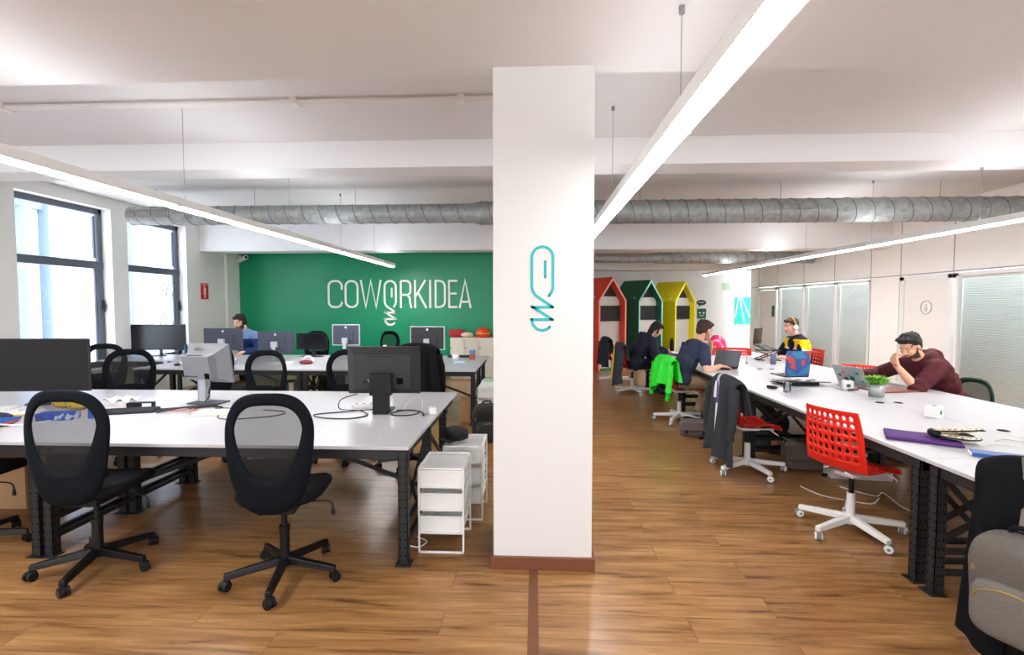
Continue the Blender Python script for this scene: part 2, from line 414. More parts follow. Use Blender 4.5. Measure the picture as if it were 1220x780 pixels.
    if sp.get('hood'):
        HR = Matrix.Rotation(-lean * .8, 3, 'X')
        for i in range(9):
            t = pi * (.02 + .96 * i / 8); tb.ell(neck + HR @ Vector((.095 * cos(t), -.02 - .07 * sin(t), .035)), (.050 * s, .052 * s, .050 * s), n=12, k=8)
        tb.ell(neck + HR @ Vector((0, -.12, -.01)), (.105 * s, .062 * s, .085 * s))
    if sp.get('collar'):
        for i in range(14):
            t = 2 * pi * i / 14; tb.ell(neck + Vector((.070 * cos(t), .005 + .066 * sin(t), .038)) , (.022 * s, .022 * s, .046 * s), n=10, k=6)
    tm = remesh(tb, .0085, 4, .5)
    for v in tm.vertices:                                   # cut: nothing, the garment simply ends in closed hems
        pass
    wr = sp.get('wrinkle', .004)
    def disp(c): return wr * (sin(c.z * 46 + c.x * 31 + 3 * sin(c.y * 17)) * sin(c.y * 38 + c.z * 14))
    add_mesh(sp['top_name'], tm, [mat(n_, c_, .85, spec=.2, bump=.15, nscale=220) for n_, c_ in sp['top_mats']], e, (lambda c, n: sp['top_fn'](c, neck, arms)) if 'top_fn' in sp else None, disp)
    # trousers and shoes
    tb = MB(); tb.ell(hip + Vector((0, -.01, -.005)), (.178 * s, .130 * s, .10 * s))
    for sx in (-1, 1):
        a, b, c = legs[sx]; tb.cap(a, b, .095 * s, .073 * s); tb.cap(b, c + Vector((0, 0, .02)), .071 * s, .056 * s)
    tm = remesh(tb, .010, 4, .5); add_mesh('trousers', tm, [mat('trousers_%d' % sp['trousers'][0], sp['trousers'], .85, spec=.2)], e, None, disp)
    for sx in (-1, 1):
        c = legs[sx][2]; q = MB(); q.cap(c + Vector((0, -.04, -.055)), c + Vector((0, .07, -.062)), .046 * s, .042 * s); q.cap(c + Vector((0, .06, -.064)), c + Vector((0, .165, -.070)), .043 * s, .033 * s); q.cap(c + Vector((0, -.03, -.03)), c + Vector((0, -.02, .0)), .044 * s, .043 * s)
        m_ = remesh(q, .008, 3); 
        for v in m_.vertices: v.co.z = max(v.co.z, .004)
        add_mesh('shoe', m_, [mat('shoe_%d' % sp.get('shoes', (40, 42, 50))[0], sp.get('shoes', (40, 42, 50)), .6)], e)
    return e, HM, neck, arms
def headphones(e_loc, rz, HM, cup_m, band_m, label, s=1.0):
    M_ = Matrix.Translation(e_loc) @ Matrix.Rotation(rz, 4, 'Z') @ HM
    e = empty('headphones', M_ @ Vector((0, 0, 0)), 0, label, 'headphones')
    off = Matrix.Translation(-(M_ @ Vector((0, 0, 0)))) @ M_
    q = MB(); q.T = off; q.tube([(.097 * cos(t), -.008, .02 + .118 * sin(t)) for t in [pi * (i / 20) for i in range(21)]], .010, 8); q.build('headband', band_m, e)
    for sx in (-1, 1):
        q = MB(); q.T = off; q.cyl((sx * .084, -.006, -.008), (sx * .097, -.006, -.008), .040, .040, 22, 1); q.cyl((sx * .096, -.006, -.008), (sx * .118, -.006, -.008), .040, .032, 22, 0); q.build('ear_cup', [cup_m, band_m], e)
# man in maroon hoodie, leaning on one elbow, hand at his mouth (faces -x)
loc = (4.37, 5.30, 0); rz = R(97)
e, HM, nk, ar_ = person(loc, rz, 'man in a maroon hoodie leaning over the right desk, hand at his mouth', dict(
    scale=1.08, lean=38, hip=.575, head_yaw=14, head_pitch=28, neck_fwd=.45, hair=(30, 24, 22), hair_style='quiff', beard=(70, 48, 40), skin=(216, 164, 134),
    wrist_l=(3.73, 5.16, .985), pole_l=(-.3, .15, -1), fdir_l=(-.08, .35, .9), palm_l=(.95, .1, 0.05), thumb_l=(.5, .4, .5), curl_l=1.25,
    wrist_r=(3.66, 5.66, .80), pole_r=(.9, -.2, -.4), fdir_r=(-.8, .1, -.15), sleeve_l=.52, sleeve_r=.90,
    loose=.026, hood=True, top_name='hoodie', top_mats=[('maroon_fleece', (78, 34, 40))], wrinkle=.006, trousers=(40, 44, 58)))
# man in yellow / navy jacket with headphones (faces -x)
def ytop(c, neck, arms):
    z_ = neck.z - c.z; x_ = abs(c.x)
    if c.y > neck.y + .04 and x_ < .05: return 0
    f = c.y - neck.y; zz = z_ + .35 * max(0, f - .02)
    if f > .10: return 0
    if z_ > -.005 and zz < .15 and (x_ > .045 or f < -.02): return 1
    if zz >= .15 and zz < .185: return 2
    return 0
loc = (4.34, 8.0, 0); rz = R(94)
e, HM, nk, ar_ = person(loc, rz, 'man in a navy, white and yellow jacket with headphones, typing at the desk', dict(
    scale=1.06, lean=14, hip=.55, head_yaw=4, head_pitch=8, hair=(66, 48, 38), beard=None, skin=(226, 172, 150),
    wrist_l=(3.86, 7.78, .80), pole_l=(-.5, -.3, -1), fdir_l=(-1, .05, -.15), wrist_r=(3.86, 8.12, .80), pole_r=(.7, -.2, -1), fdir_r=(-1, -.05, -.15), sleeve=.62,
    loose=.022, collar=True, top_name='jacket', top_mats=[('navy_knit', (28, 32, 52)), ('yellow_fleece', (246, 198, 14)), ('white_band', (236, 234, 226))], top_fn=ytop, trousers=(40, 44, 58)))
headphones(loc, rz, HM, WHITE, mat('tan_leather', (196, 138, 72), .5), 'white and tan headphones worn by the man in the yellow and navy jacket')
# man in navy t-shirt (faces +x)
loc = (2.03, 6.76, 0); rz = R(-78)
e, HM, nk, ar_ = person(loc, rz, 'man in a navy t-shirt and beige trousers resting his chin on his hand', dict(
    scale=1.10, lean=24, hip=.56, head_yaw=6, head_pitch=16, hair=(62, 46, 38), beard=(186, 134, 106), skin=(226, 174, 144),
    wrist_r=(2.50, 6.62, .79), pole_r=(.5, -.2, -1), fdir_r=(1, .2, -.1), wrist_l=(2.44, 6.80, 1.02), pole_l=(-.4, .2, -1), fdir_l=(-.05, -.12, .9), palm_l=(-.9, 0, 0), thumb_l=(-.2, 1, .2), curl_l=1.2, sleeve=.30,
    loose=.016, top_name='t_shirt', top_mats=[('navy_cotton', (54, 60, 84))], trousers=(164, 142, 116), foot_l=-.12, foot_r=-.02, shoes=(60, 64, 78)))
# person in dark hooded top (faces +x)
loc = (1.84, 8.93, 0); rz = R(-80)
e, HM, nk, ar_ = person(loc, rz, 'person with dark chin length hair in a dark navy hooded top, writing at the desk', dict(
    scale=1.06, lean=30, hip=.54, head_yaw=-4, head_pitch=34, hair=(30, 24, 24), hair_style='bob', beard=None, skin=(218, 170, 146),
    wrist_r=(2.36, 8.80, .79), pole_r=(.5, -.4, -.8), fdir_r=(1, .1, -.2), wrist_l=(2.38, 9.05, .79), pole_l=(-.5, -.4, -.8), fdir_l=(1, -.1, -.2), sleeve=.95,
    loose=.030, hood=True, top_name='hooded_top', top_mats=[('navy_fleece', (36, 40, 54))], wrinkle=.006, trousers=(26, 28, 34)))
# man at the green wall (faces the viewer, looks down to his right)
def btop(c, neck, arms):
    z_ = neck.z - c.z
    return 1 if z_ < .10 else 0
loc = (-5.24, 8.72, 0); rz = R(184)
e, HM, nk, ar_ = person(loc, rz, 'bearded man in a two-tone blue sweater with black headphones by the green wall', dict(
    scale=1.08, lean=16, hip=.59, head_yaw=-24, head_pitch=18, hair=(34, 26, 26), beard=(62, 44, 40), skin=(224, 176, 152),
    wrist_l=(-5.06, 8.27, .80), pole_l=(-.6, -.3, -1), fdir_l=(0, -1, -.1), wrist_r=(-5.42, 8.27, .80), pole_r=(.6, -.3, -1), fdir_r=(0, -1, -.1), sleeve=.95,
    loose=.018, collar=True, top_name='sweater', top_mats=[('navy_sweater', (34, 58, 104)), ('grey_blue_sweater', (120, 148, 190))], top_fn=btop, trousers=(40, 44, 58)))
headphones(loc, rz, HM, M_BPLAST, M_BPLAST, 'black headphones worn by the man at the green wall')

# ================================================================ ROOM
XL, XR_, ZC = -6.85, 6.9, 3.33
def floor_mat():
    m = bpy.data.materials.new('oak_laminate_floor'); m.use_nodes = True; nt = m.node_tree; N = nt.nodes; L = nt.links
    b = N['Principled BSDF']
    tc = N.new('ShaderNodeTexCoord')
    br = N.new('ShaderNodeTexBrick'); br.offset = .37; br.inputs['Scale'].default_value = 1
    br.inputs['Brick Width'].default_value = 1.25; br.inputs['Row Height'].default_value = .19; br.inputs['Mortar Size'].default_value = .0018
    br.inputs['Color1'].default_value = (.2, .2, .2, 1); br.inputs['Color2'].default_value = (.8, .8, .8, 1); br.inputs['Mortar'].default_value = (0, 0, 0, 1); br.inputs['Bias'].default_value = 0
    L.new(tc.outputs['Object'], br.inputs['Vector'])
    mp = N.new('ShaderNodeMapping'); mp.inputs['Scale'].default_value = (.9, 10, 1); L.new(tc.outputs['Object'], mp.inputs[0])
    ad = N.new('ShaderNodeVectorMath'); ad.operation = 'ADD'; L.new(mp.outputs[0], ad.inputs[0])
    sc = N.new('ShaderNodeVectorMath'); sc.operation = 'SCALE'; sc.inputs['Scale'].default_value = 7; L.new(br.outputs['Color'], sc.inputs[0]); L.new(sc.outputs[0], ad.inputs[1])
    n1 = N.new('ShaderNodeTexNoise'); n1.inputs['Scale'].default_value = 2.2; n1.inputs['Detail'].default_value = 8; n1.inputs['Roughness'].default_value = .62; n1.inputs['Distortion'].default_value = .5
    L.new(ad.outputs[0], n1.inputs['Vector'])
    cr = N.new('ShaderNodeValToRGB'); e = cr.color_ramp.elements
    e[0].position = .27; e[0].color = rgb(84, 56, 32); e[1].position = .72; e[1].color = rgb(190, 146, 98)
    k = e.new(.44); k.color = rgb(152, 108, 64); k = e.new(.56); k.color = rgb(168, 124, 77)
    L.new(n1.outputs['Fac'], cr.inputs[0])
    n2 = N.new('ShaderNodeTexNoise'); n2.inputs['Scale'].default_value = .9; n2.inputs['Detail'].default_value = 2
    mp2 = N.new('ShaderNodeMapping'); mp2.inputs['Scale'].default_value = (1, 3, 1); L.new(tc.outputs['Object'], mp2.inputs[0]); L.new(mp2.outputs[0], n2.inputs['Vector'])
    mx = N.new('ShaderNodeMix'); mx.data_type = 'RGBA'; mx.blend_type = 'MULTIPLY'; mx.inputs[0].default_value = .5
    cr2 = N.new('ShaderNodeValToRGB'); cr2.color_ramp.elements[0].position = .3; cr2.color_ramp.elements[0].color = (.62, .58, .55, 1); cr2.color_ramp.elements[1].position = .65; cr2.color_ramp.elements[1].color = (1, 1, 1, 1)
    L.new(n2.outputs['Fac'], cr2.inputs[0]); L.new(cr.outputs[0], mx.inputs[6]); L.new(cr2.outputs[0], mx.inputs[7])
    m3 = N.new('ShaderNodeMix'); m3.data_type = 'RGBA'; m3.blend_type = 'MULTIPLY'; m3.inputs[0].default_value = .22
    L.new(mx.outputs[2], m3.inputs[6]); L.new(br.outputs['Color'], m3.inputs[7])
    m4 = N.new('ShaderNodeMix'); m4.data_type = 'RGBA'; m4.inputs[7].default_value = rgb(80, 48, 24)
    ml = N.new('ShaderNodeMath'); ml.operation = 'MULTIPLY'; ml.inputs[1].default_value = .6; L.new(br.outputs['Fac'], ml.inputs[0])
    L.new(ml.outputs[0], m4.inputs[0]); L.new(m3.outputs[2], m4.inputs[6]); L.new(m4.outputs[2], b.inputs['Base Color'])
    b.inputs['Roughness'].default_value = .29; b.inputs['Specular IOR Level'].default_value = .45
    bp = N.new('ShaderNodeBump'); bp.inputs['Strength'].default_value = .06; bp.inputs['Distance'].default_value = .004
    L.new(n1.outputs['Fac'], bp.inputs['Height']); L.new(bp.outputs[0], b.inputs['Normal'])
    return m
M_FLOOR = floor_mat()
def S(name, mb, m, parent=None, bevel=0): return struct(mb.build(name, m, parent, bevel))
q = MB(); q.bx(XL - .4, 9, -5, 18, -.1, 0); S('floor', q, M_FLOOR)
# ceiling: lowered slab over the camera's bay, higher slab beyond, three downstand beams
q = MB(); q.bx(XL - .4, 9, -5, 3.0, 2.99, 3.6); S('ceiling', q, M_CEIL)
q = MB(); q.bx(XL - .4, 9, 3.0, 18, ZC, 3.6); S('ceiling', q, M_CEIL)
M_BEAM = mat('beam_paint_white', (236, 235, 235), .8, spec=.2)
q = MB(); q.bx(XL, XR_, 5.12, 5.5, 3.05, ZC); S('ceiling_beam', q, M_BEAM, bevel=.004)
q = MB(); q.bx(XL, XR_, 9.75, 10.2, 2.71, ZC); S('ceiling_beam', q, M_BEAM, bevel=.004)
q = MB(); q.bx(-.9, XR_, 15.45, 15.9, 2.71, ZC); S('ceiling_beam', q, M_BEAM, bevel=.004)
# left wall with two tall windows
WINS = [(6.19, 7.66), (7.97, 9.36)]; ZS, ZT = .62, 3.15
q = MB()
ys = [-5, 6.19, 7.66, 7.97, 9.36, 11.3]
q.bx(XL - .35, XL, -5, 2.2, 0, ZC); q.bx(XL - .35, XL, 3.6, 6.19, 0, ZC); q.bx(XL - .35, XL, 2.2, 3.6, 0, ZS); q.bx(XL - .35, XL, 2.2, 3.6, ZT, ZC)
q.bx(XL - .35, XL, 7.66, 7.97, 0, ZC); q.bx(XL - .35, XL, 9.36, 11.3, 0, ZC)
for a, b in WINS: q.bx(XL - .35, XL, a, b, 0, ZS); q.bx(XL - .35, XL, a, b, ZT, ZC)
S('wall_left', q, M_WHITEWALL)
M_WFRAME = mat('window_frame_grey', (86, 92, 104), .45, noise=.05)  # dark frame lightened, window glare put into its base colour
M_GLASS = bpy.data.materials.new('window_glass'); M_GLASS.use_nodes = True
_nt = M_GLASS.node_tree; _nt.nodes.remove(_nt.nodes['Principled BSDF'])
_t = _nt.nodes.new('ShaderNodeBsdfTransparent'); _g = _nt.nodes.new('ShaderNodeBsdfGlossy'); _g.inputs['Roughness'].default_value = .02
_mx = _nt.nodes.new('ShaderNodeMixShader'); _mx.inputs[0].default_value = .05
_nt.links.new(_t.outputs[0], _mx.inputs[1]); _nt.links.new(_g.outputs[0], _mx.inputs[2])
_nt.links.new(_mx.outputs[0], _nt.nodes['Material Output'].inputs[0])
M_ETCH = mat('etched_flower_white', (214, 216, 226), .6)
def window(n, a, b):
    fr = MB(); xg = XL - .2
    fr.bx(xg - .03, xg + .04, a, b, ZT - .09, ZT); fr.bx(xg - .03, xg + .04, a, b, ZS, ZS + .08)
    fr.bx(xg - .03, xg + .04, a, a + .07, ZS, ZT); fr.bx(xg - .03, xg + .04, b - .07, b, ZS, ZT)
    fr.bx(xg - .03, xg + .05, a, b, 2.19, 2.31)
    fr.bx(xg - .015, xg + .02, b - .13, b - .10, 2.36, ZT - .12)
    fr.bx(xg - .015, xg + .02, b - .13, b - .09, ZS + .08, 2.19)
    w = S('window_%d' % n, fr, M_WFRAME, bevel=.006)
    g = MB(); g.bx(xg - .004, xg + .004, a + .06, b - .06, ZS + .07, ZT - .08); g.build('glass_pane', M_GLASS, w)
    s_ = MB(); s_.bx(XL - .2, XL + .03, a - .02, b + .02, ZS - .04, ZS); s_.build('sill', WHITE, w, bevel=.005)
    h = MB(); h.bx(xg + .05, xg + .07, b - .055, b - .02, 1.55, 1.69); h.bx(xg + .07, xg + .085, b - .05, b - .025, 1.5, 1.62); h.build('handle', M_BMETAL, w, bevel=.004)
    return w
for i, (a, b) in enumerate(WINS): w = window(i + 1, a, b)
window(3, 2.2, 3.6)
# etched flower outline on the far window
fl = MB()
def petals(cy, cz, r, n, rot):
    for k in range(n):
        t = rot + 2 * pi * k / n; c = (cy + r * .95 * cos(t), cz + r * .95 * sin(t))
        pts = [(XL - .19, c[0] + r * .75 * cos(t) * cos(u) - r * .42 * sin(t) * sin(u), c[1] + r * .75 * sin(t) * cos(u) + r * .42 * cos(t) * sin(u)) for u in [2 * pi * j / 20 for j in range(20)]]
        fl.tube(pts, .010, 5, 0, True)
petals(9.05, 1.92, .14, 5, .3); petals(8.95, 1.33, .15, 5, .9); petals(9.1, .95, .1, 5, .1)
fl.build('etched_flowers', mat('etched_lines', (168, 176, 196), .6), w)
# neighbouring facade across the street, seen pale through the glass
q = MB(); q.bx(-13.2, -13, -4, 24, -3, 9); S('exterior_facade', q, mat('pale_facade', (205, 214, 226), .9))
q = MB(); q.bx(-13, -12.7, 11.72, 11.88, -3, 9); q.bx(-13, -12.7, 12.3, 12.55, -3, 9); q.bx(-13, -12.7, 14.95, 15.7, -3, 9); q.bx(-13, -12.85, -4, 24, 4.1, 4.3); S('exterior_pilasters', q, mat('facade_blue_grey', (118, 134, 160), .9))
# right partition wall: white panels, glazed bays with blinds, a door with a round sign
M_PANEL = mat('partition_panel_white', (242, 240, 237), .6, spec=.3)
M_SEAM = mat('partition_seam', (150, 148, 146), .7)
q = MB(); q.bx(XR_, XR_ + .1, -5, 15.88, 2.16, ZC)                # panels above the glazing
q.bx(XR_, XR_ + .1, 9.55, 10.33, 0, 2.16)                          # solid bay
q.bx(XR_, XR_ + .1, 15.32, 15.88, 0, 2.16)
q.bx(XR_, XR_ + .1, -5, 1.5, 0, 2.16); q.bx(XR_, XR_ + .1, 8.36, 9.55, 2.13, 2.16)
S('wall_right', q, M_PANEL)
q = MB()
for y in (1.5, 3.8, 6.1, 8.36, 9.52, 10.33, 11.54, 12.82, 14.15, 15.3): q.bx(XR_ - .003, XR_ + .01, y - .008, y + .008, 2.16, ZC)
q.bx(XR_ - .003, XR_ + .01, 1.5, 15.88, 2.16, 2.175); q.bx(XR_ - .003, XR_ + .01, 9.52, 9.536, 0, 2.16); q.bx(XR_ - .003, XR_ + .01, 10.32, 10.336, 0, 2.16)
S('trim_1', q, M_SEAM)
M_BLIND = mat('blind_slat', (206, 214, 214), .5)
M_BACKROOM = mat('backroom_wall', (222, 230, 230), .8)
def bay(n, a, b, blinds):
    f = MB()
    f.bx(XR_ - .01, XR_ + .06, a, a + .05, 0, 2.13); f.bx(XR_ - .01, XR_ + .06, b - .05, b, 0, 2.13); f.bx(XR_ - .01, XR_ + .06, a, b, 2.08, 2.14); f.bx(XR_ - .01, XR_ + .06, a, b, 0, .12)
    w = S('window_%d' % n, f, M_WMETAL, bevel=.004)
    g = MB(); g.bx(XR_ + .015, XR_ + .023, a + .05, b - .05, .12, 2.08); g.build('glass_pane', M_GLASS, w)
    s_ = MB(); z = .14
    while z < 2.06:
        s_.box((XR_ + .065, (a + b) / 2, z), (.030, b - a - .12, .0016), 0, (0, R(38 if blinds else 60), 0)); z += .028
    s_.build('blind', M_BLIND if blinds else M_BACKROOM, w)
    if blinds:
        r_ = MB(); r_.bx(XR_ + .045, XR_ + .085, a + .05, b - .05, 2.04, 2.08); r_.build('blind_headrail', M_WMETAL, w)
bay(4, 5.9, 8.3, True); bay(5, 3.6, 5.85, True); bay(6, 1.5, 3.55, True)
bay(7, 10.34, 11.45, False); bay(8, 11.5, 12.75, False); bay(9, 12.8, 14.1, False)
q = MB(); q.bx(7.6, 7.7, 1.2, 14.3, 0, 2.3); q.bx(XR_ + .1, 7.7, 1.2, 1.3, 0, 2.3); q.bx(XR_ + .1, 7.7, 14.2, 14.3, 0, 2.3); S('wall_office_back', q, M_BACKROOM)
d = MB(); d.bx(XR_ - .012, XR_ + .06, 8.37, 8.46, 0, 2.13); d.bx(XR_ - .012, XR_ + .06, 9.42, 9.52, 0, 2.13); d.bx(XR_ - .012, XR_ + .06, 8.37, 9.52, 2.06, 2.13)
dd = S('door_1', d, M_WMETAL, bevel=.004)
q = MB(); q.bx(XR_ + .005, XR_ + .045, 8.465, 9.415, .01, 2.055); q.build('door_leaf', mat('door_white', (230, 226, 221), .5), dd, bevel=.003)
q = MB(); q.cyl((XR_ - .05, 9.33, 1.02), (XR_, 9.33, 1.02), .011); q.cyl((XR_ - .05, 9.34, 1.02), (XR_ - .05, 9.21, 1.02), .010); q.build('handle', M_SILVER, dd)
q = MB(); M_DECAL = mat('grey_decal', (190, 188, 186), .6)
q.tube([(XR_ - .003, 8.9 + .115 * cos(t), 1.57 + .115 * sin(t)) for t in [2 * pi * i / 32 for i in range(32)]], .008, 6, 0, True)
q.ell((XR_, 8.9, 1.61), (.004, .018, .018)); q.bx(XR_ - .004, XR_, 8.875, 8.925, 1.50, 1.58); q.build('round_door_sign', M_DECAL, dd)
# far open doorway at the end of the partition
d = MB(); d.bx(XR_ - .012, XR_ + .06, 14.2, 14.27, 0, 2.13); d.bx(XR_ - .012, XR_ + .06, 15.22, 15.3, 0, 2.13); d.bx(XR_ - .012, XR_ + .06, 14.2, 15.3, 2.06, 2.13); dd = S('door_2', d, M_WMETAL)
q = MB(); q.bx(XR_ + .02, XR_ + .06, 14.27, 15.22, .01, 2.05); q.build('door_leaf', mat('door_white', (230, 226, 221), .5), dd)
q = MB(); q.bx(XR_ + .012, XR_ + .019, 14.33, 14.5, 1.28, 1.6); q.build('door_notice', mat('dark_green_notice', (20, 96, 74), .6), dd)
# green feature wall, back walls, side returns
def green_mat():
    m = mat('green_feature_paint', (0, 142, 96), .38, spec=.45, noise=.05, nscale=2); return m
q = MB(); q.bx(XL - .2, -.6, 11, 11.2, 0, ZC); S('wall_back_left', q, green_mat())
q = MB(); q.bx(-.6, -.5, 11, 16.5, 0, ZC); q.bx(-.6, 9, 16.5, 16.7, 0, ZC); q.bx(8.9, 9, 15.88, 16.6, 0, ZC); S('wall_back_right', q, mat('bright_back_wall', (240, 240, 239), .8))
q = MB(); q.bx(XL, XL + .05, 10.55, 11.0, 0, 2.84); q.bx(XL - .02, XL + .28, 10.98, 11.0, 0, 0.01); S('trim_2', q, M_WHITEWALL)
# rear of the room, behind the viewer: wall, its window openings put in to let daylight through
q = MB(); q.bx(XL - .35, 9, -5.2, -5, 0, .9); q.bx(XL - .35, 9, -5.2, -5, 2.5, 3.4)
for x in (XL - .35, -2.2, 2.2, 6.5): q.bx(x, x + .8, -5.2, -5, .9, 2.5)
S('wall_rear', q, M_WHITEWALL)
for i_, y_ in enumerate((3.2, 6.8, 10.6, 13.2)):  # glowing panels added inside the office to brighten the glazed bays
    q = MB(); q.bx(7.12, 7.5, y_ - .5, y_ + .5, 2.26, 2.29); tag(q.build('added_glow_panel', mat('added_office_glow', (246, 250, 252), .5, emit=9)), 'added glowing panel brightening the glazed office behind the partition, number ' + ('one', 'two', 'three', 'four')[i_], 'ceiling light', 'added office glow panels')
# column
q = MB(); q.bx(-.243, .352, 2.9, 3.5, 0, ZC); S('column', q, mat('column_paint', (216, 215, 213), .7, spec=.3), bevel=.004)
q = MB(); q.bx(-.262, .371, 2.882, 3.518, 0, .078); S('baseboard_column', q, mat('walnut_baseboard', (112, 66, 42), .45, noise=.15, nscale=12), bevel=.003)
q = MB(); q.bx(-.026, .026, -1, 2.885, 0, .005); S('trim_floor_strip', q, mat('walnut_strip', (104, 62, 34), .5, noise=.2, nscale=14), bevel=.002)
# paper clip emblem on the column, and the wordmark on the green wall
def clip(mb, ox, oz, W, H, w, y, m=0, gap=True):
    """ox,oz: lower left of the clip loop; W,H: its size"""
    r = W / 2
    pts = [(ox + W * .86, oz + H * .02)] + arc(ox + W - r, oz + r * .9, r, r * .9, -40, 0, 5) + [(ox + W, oz + H - r)] + arc(ox + r, oz + H - r, r, r, 0, 180, 16) + [(ox, oz + r)] + arc(ox + r * .9, oz + r, r * .9, r, 180, 215, 4)
    z = oz + H * .0
    return pts
def emblem(mb, cx, ztop, W, T, w, y):
    """clip + zigzag, total height T"""
    r = W / 2; x0 = cx - r; x1 = cx + r; k = T
    loop = [(cx + r * .62, ztop - .585 * k), (x1 - r * .12, ztop - .54 * k), (x1, ztop - .49 * k), (x1, ztop - r)] + arc(cx, ztop - r, r, r, 0, 180, 18) + [(x0, ztop - .47 * k), (x0 + r * .1, ztop - .53 * k), (x0 + r * .38, ztop - .58 * k), (x1 - r * .05, ztop - .715 * k)]
    mb.ribbon(loop, w, y)
    mb.ribbon([(x1, ztop - .72 * k), (x0 - r * .03, ztop - .72 * k)], w, y)
    mb.ribbon([(x0, ztop - .71 * k), (x1, ztop - .87 * k)], w, y)
    mb.ribbon([(x1, ztop - .868 * k), (x0, ztop - .868 * k)] + [(x0 + r * .12, ztop - .93 * k), (x0 + r * .5, ztop - .985 * k), (cx, ztop - 1.0 * k), (cx + r * .45, ztop - .985 * k), (cx + r * .72, ztop - .955 * k)], w, y)
    mb.ribbon([(cx + r * .27, ztop - .175 * k), (cx + r * .27, ztop - .36 * k)], w, y)
    for (a, b) in ((cx + r * .62, .585), (x1, .72), (x0, .715), (x1, .87), (x0, .868), (cx + r * .72, .955), (cx + r * .27, .175), (cx + r * .27, .36), (x1 - r * .05, .715)):
        mb.prism([(a + w / 2 * cos(t), ztop - b * k + w / 2 * sin(t)) for t in [2 * pi * i / 12 for i in range(12)]], y - .004, y, 0, 'xz')
q = MB(); emblem(q, .05, 1.947, .125, .495, .0165, 2.9)
tag(q.build('wall_emblem', mat('teal_vinyl', (12, 170, 172), .5)), 'teal paper clip and zigzag emblem on the front of the white column', 'sign')
root = empty('wall_lettering', (0, 10.99, 0), 0, 'thin white COWORKIDEA lettering with paper clip O on the green wall', 'sign')
M_LET = mat('white_letter_vinyl', (240, 244, 236), .5)
LZ0, LZ1, LW = 1.545, 2.185, .046
H_ = LZ1 - LZ0
def letter(name, x0, x1, strokes, closed=()):
    q = MB(); w = x1 - x0
    for i, st in enumerate(strokes): q.ribbon([(x0 + a * w, LZ0 + b * H_) for a, b in st], LW, 0, .006)
    q.build(name, M_LET, root)
ro = lambda n0: None
def rrect(x0, x1, z0, z1, r, a0=0, full=True):
    return arc(x1 - r, z1 - r, r, r, 0, 90, 6) + arc(x0 + r, z1 - r, r, r, 90, 180, 6) + arc(x0 + r, z0 + r, r, r, 180, 270, 6) + arc(x1 - r, z0 + r, r, r, 270, 360, 6)
def stroke(name, lists):
    q = MB()
    for st, cl in lists: q.ribbon(st, LW, 0, .006, 0, cl)
    q.build(name, M_LET, root)
h2 = LW / 2
za, zb = LZ0 + h2, LZ1 - h2
def XZ(f): return -4.72 + f * (4.72 - 1.43)          # 0..1 along the word
pxw = lambda p: XZ((p - 390) / (561 - 390))
C0, C1 = pxw(391), pxw(407)
stroke('letter_c', [([(C1, za + .42 * H_ * .4), (C1, za + .12)] + arc(C1 - .12, za + .12, .12, .12, 0, -90, 6) + arc(C0 + .12, za + .12, .12, .12, 270, 180, 6) + arc(C0 + .12, zb - .12, .12, .12, 180, 90, 6) + arc(C1 - .12, zb - .12, .12, .12, 90, 0, 6) + [(C1, zb - .2)], False)])
O0, O1 = pxw(411.5), pxw(426)
stroke('letter_o', [(rrect(O0, O1, za, zb, .13), True)])
W0, W1 = pxw(430), pxw(454)
stroke('letter_w', [([(W0, LZ1), (W0 + (W1 - W0) * .24, za), (W0 + (W1 - W0) * .5, LZ1 - .02), (W0 + (W1 - W0) * .76, za), (W1, LZ1)], False)])
q = MB(); emblem(q, (pxw(458.5) + pxw(472)) / 2, LZ1 - h2, pxw(472) - pxw(458.5), 1.0, LW, 0); q.build('letter_o', M_LET, root)
A, B = pxw(478), pxw(489.5)
stroke('letter_r', [([(A, LZ0), (A, zb)], False), ([(A, zb), (B - .1, zb)] + arc(B - .1, zb - .1, .1, .1, 90, 0, 5) + [(B, za + .36)] + arc(B - .08, za + .36, .08, .08, 0, -90, 5) + [(A, za + .28)], False), ([(B - .08, za + .28), (B - .02, za + .22), (B - .01, za + .1), (B + .02, LZ0)], False)])
A, B = pxw(495), pxw(508)
stroke('letter_k', [([(A, LZ0), (A, LZ1)], False), ([(B - .01, LZ1), (A + .01, za + .24)], False), ([(A + .08, za + .31), (B + .01, LZ0)], False)])
A = pxw(513); stroke('letter_i', [([(A, LZ0), (A, LZ1)], False)])
A, B = pxw(519.5), pxw(530.5)
stroke('letter_d', [([(A, LZ0), (A, LZ1)], False), ([(A, zb), (B - .13, zb)] + arc(B - .13, zb - .13, .13, .13, 90, 0, 6) + arc(B - .13, za + .13, .13, .13, 0, -90, 6) + [(A, za)], False)])
A, B = pxw(535.5), pxw(545.5)
stroke('letter_e', [([(B, zb), (A, zb), (A, za), (B, za)], False), ([(A, (za + zb) / 2 + .01), (B - .02, (za + zb) / 2 + .01)], False)])
A, B = pxw(548), pxw(561)
stroke('letter_a', [([(A, LZ0), ((A + B) / 2, LZ1 - .01), (B, LZ0)], False), ([(A + .05, za + .12), (B - .05, za + .12)], False)])

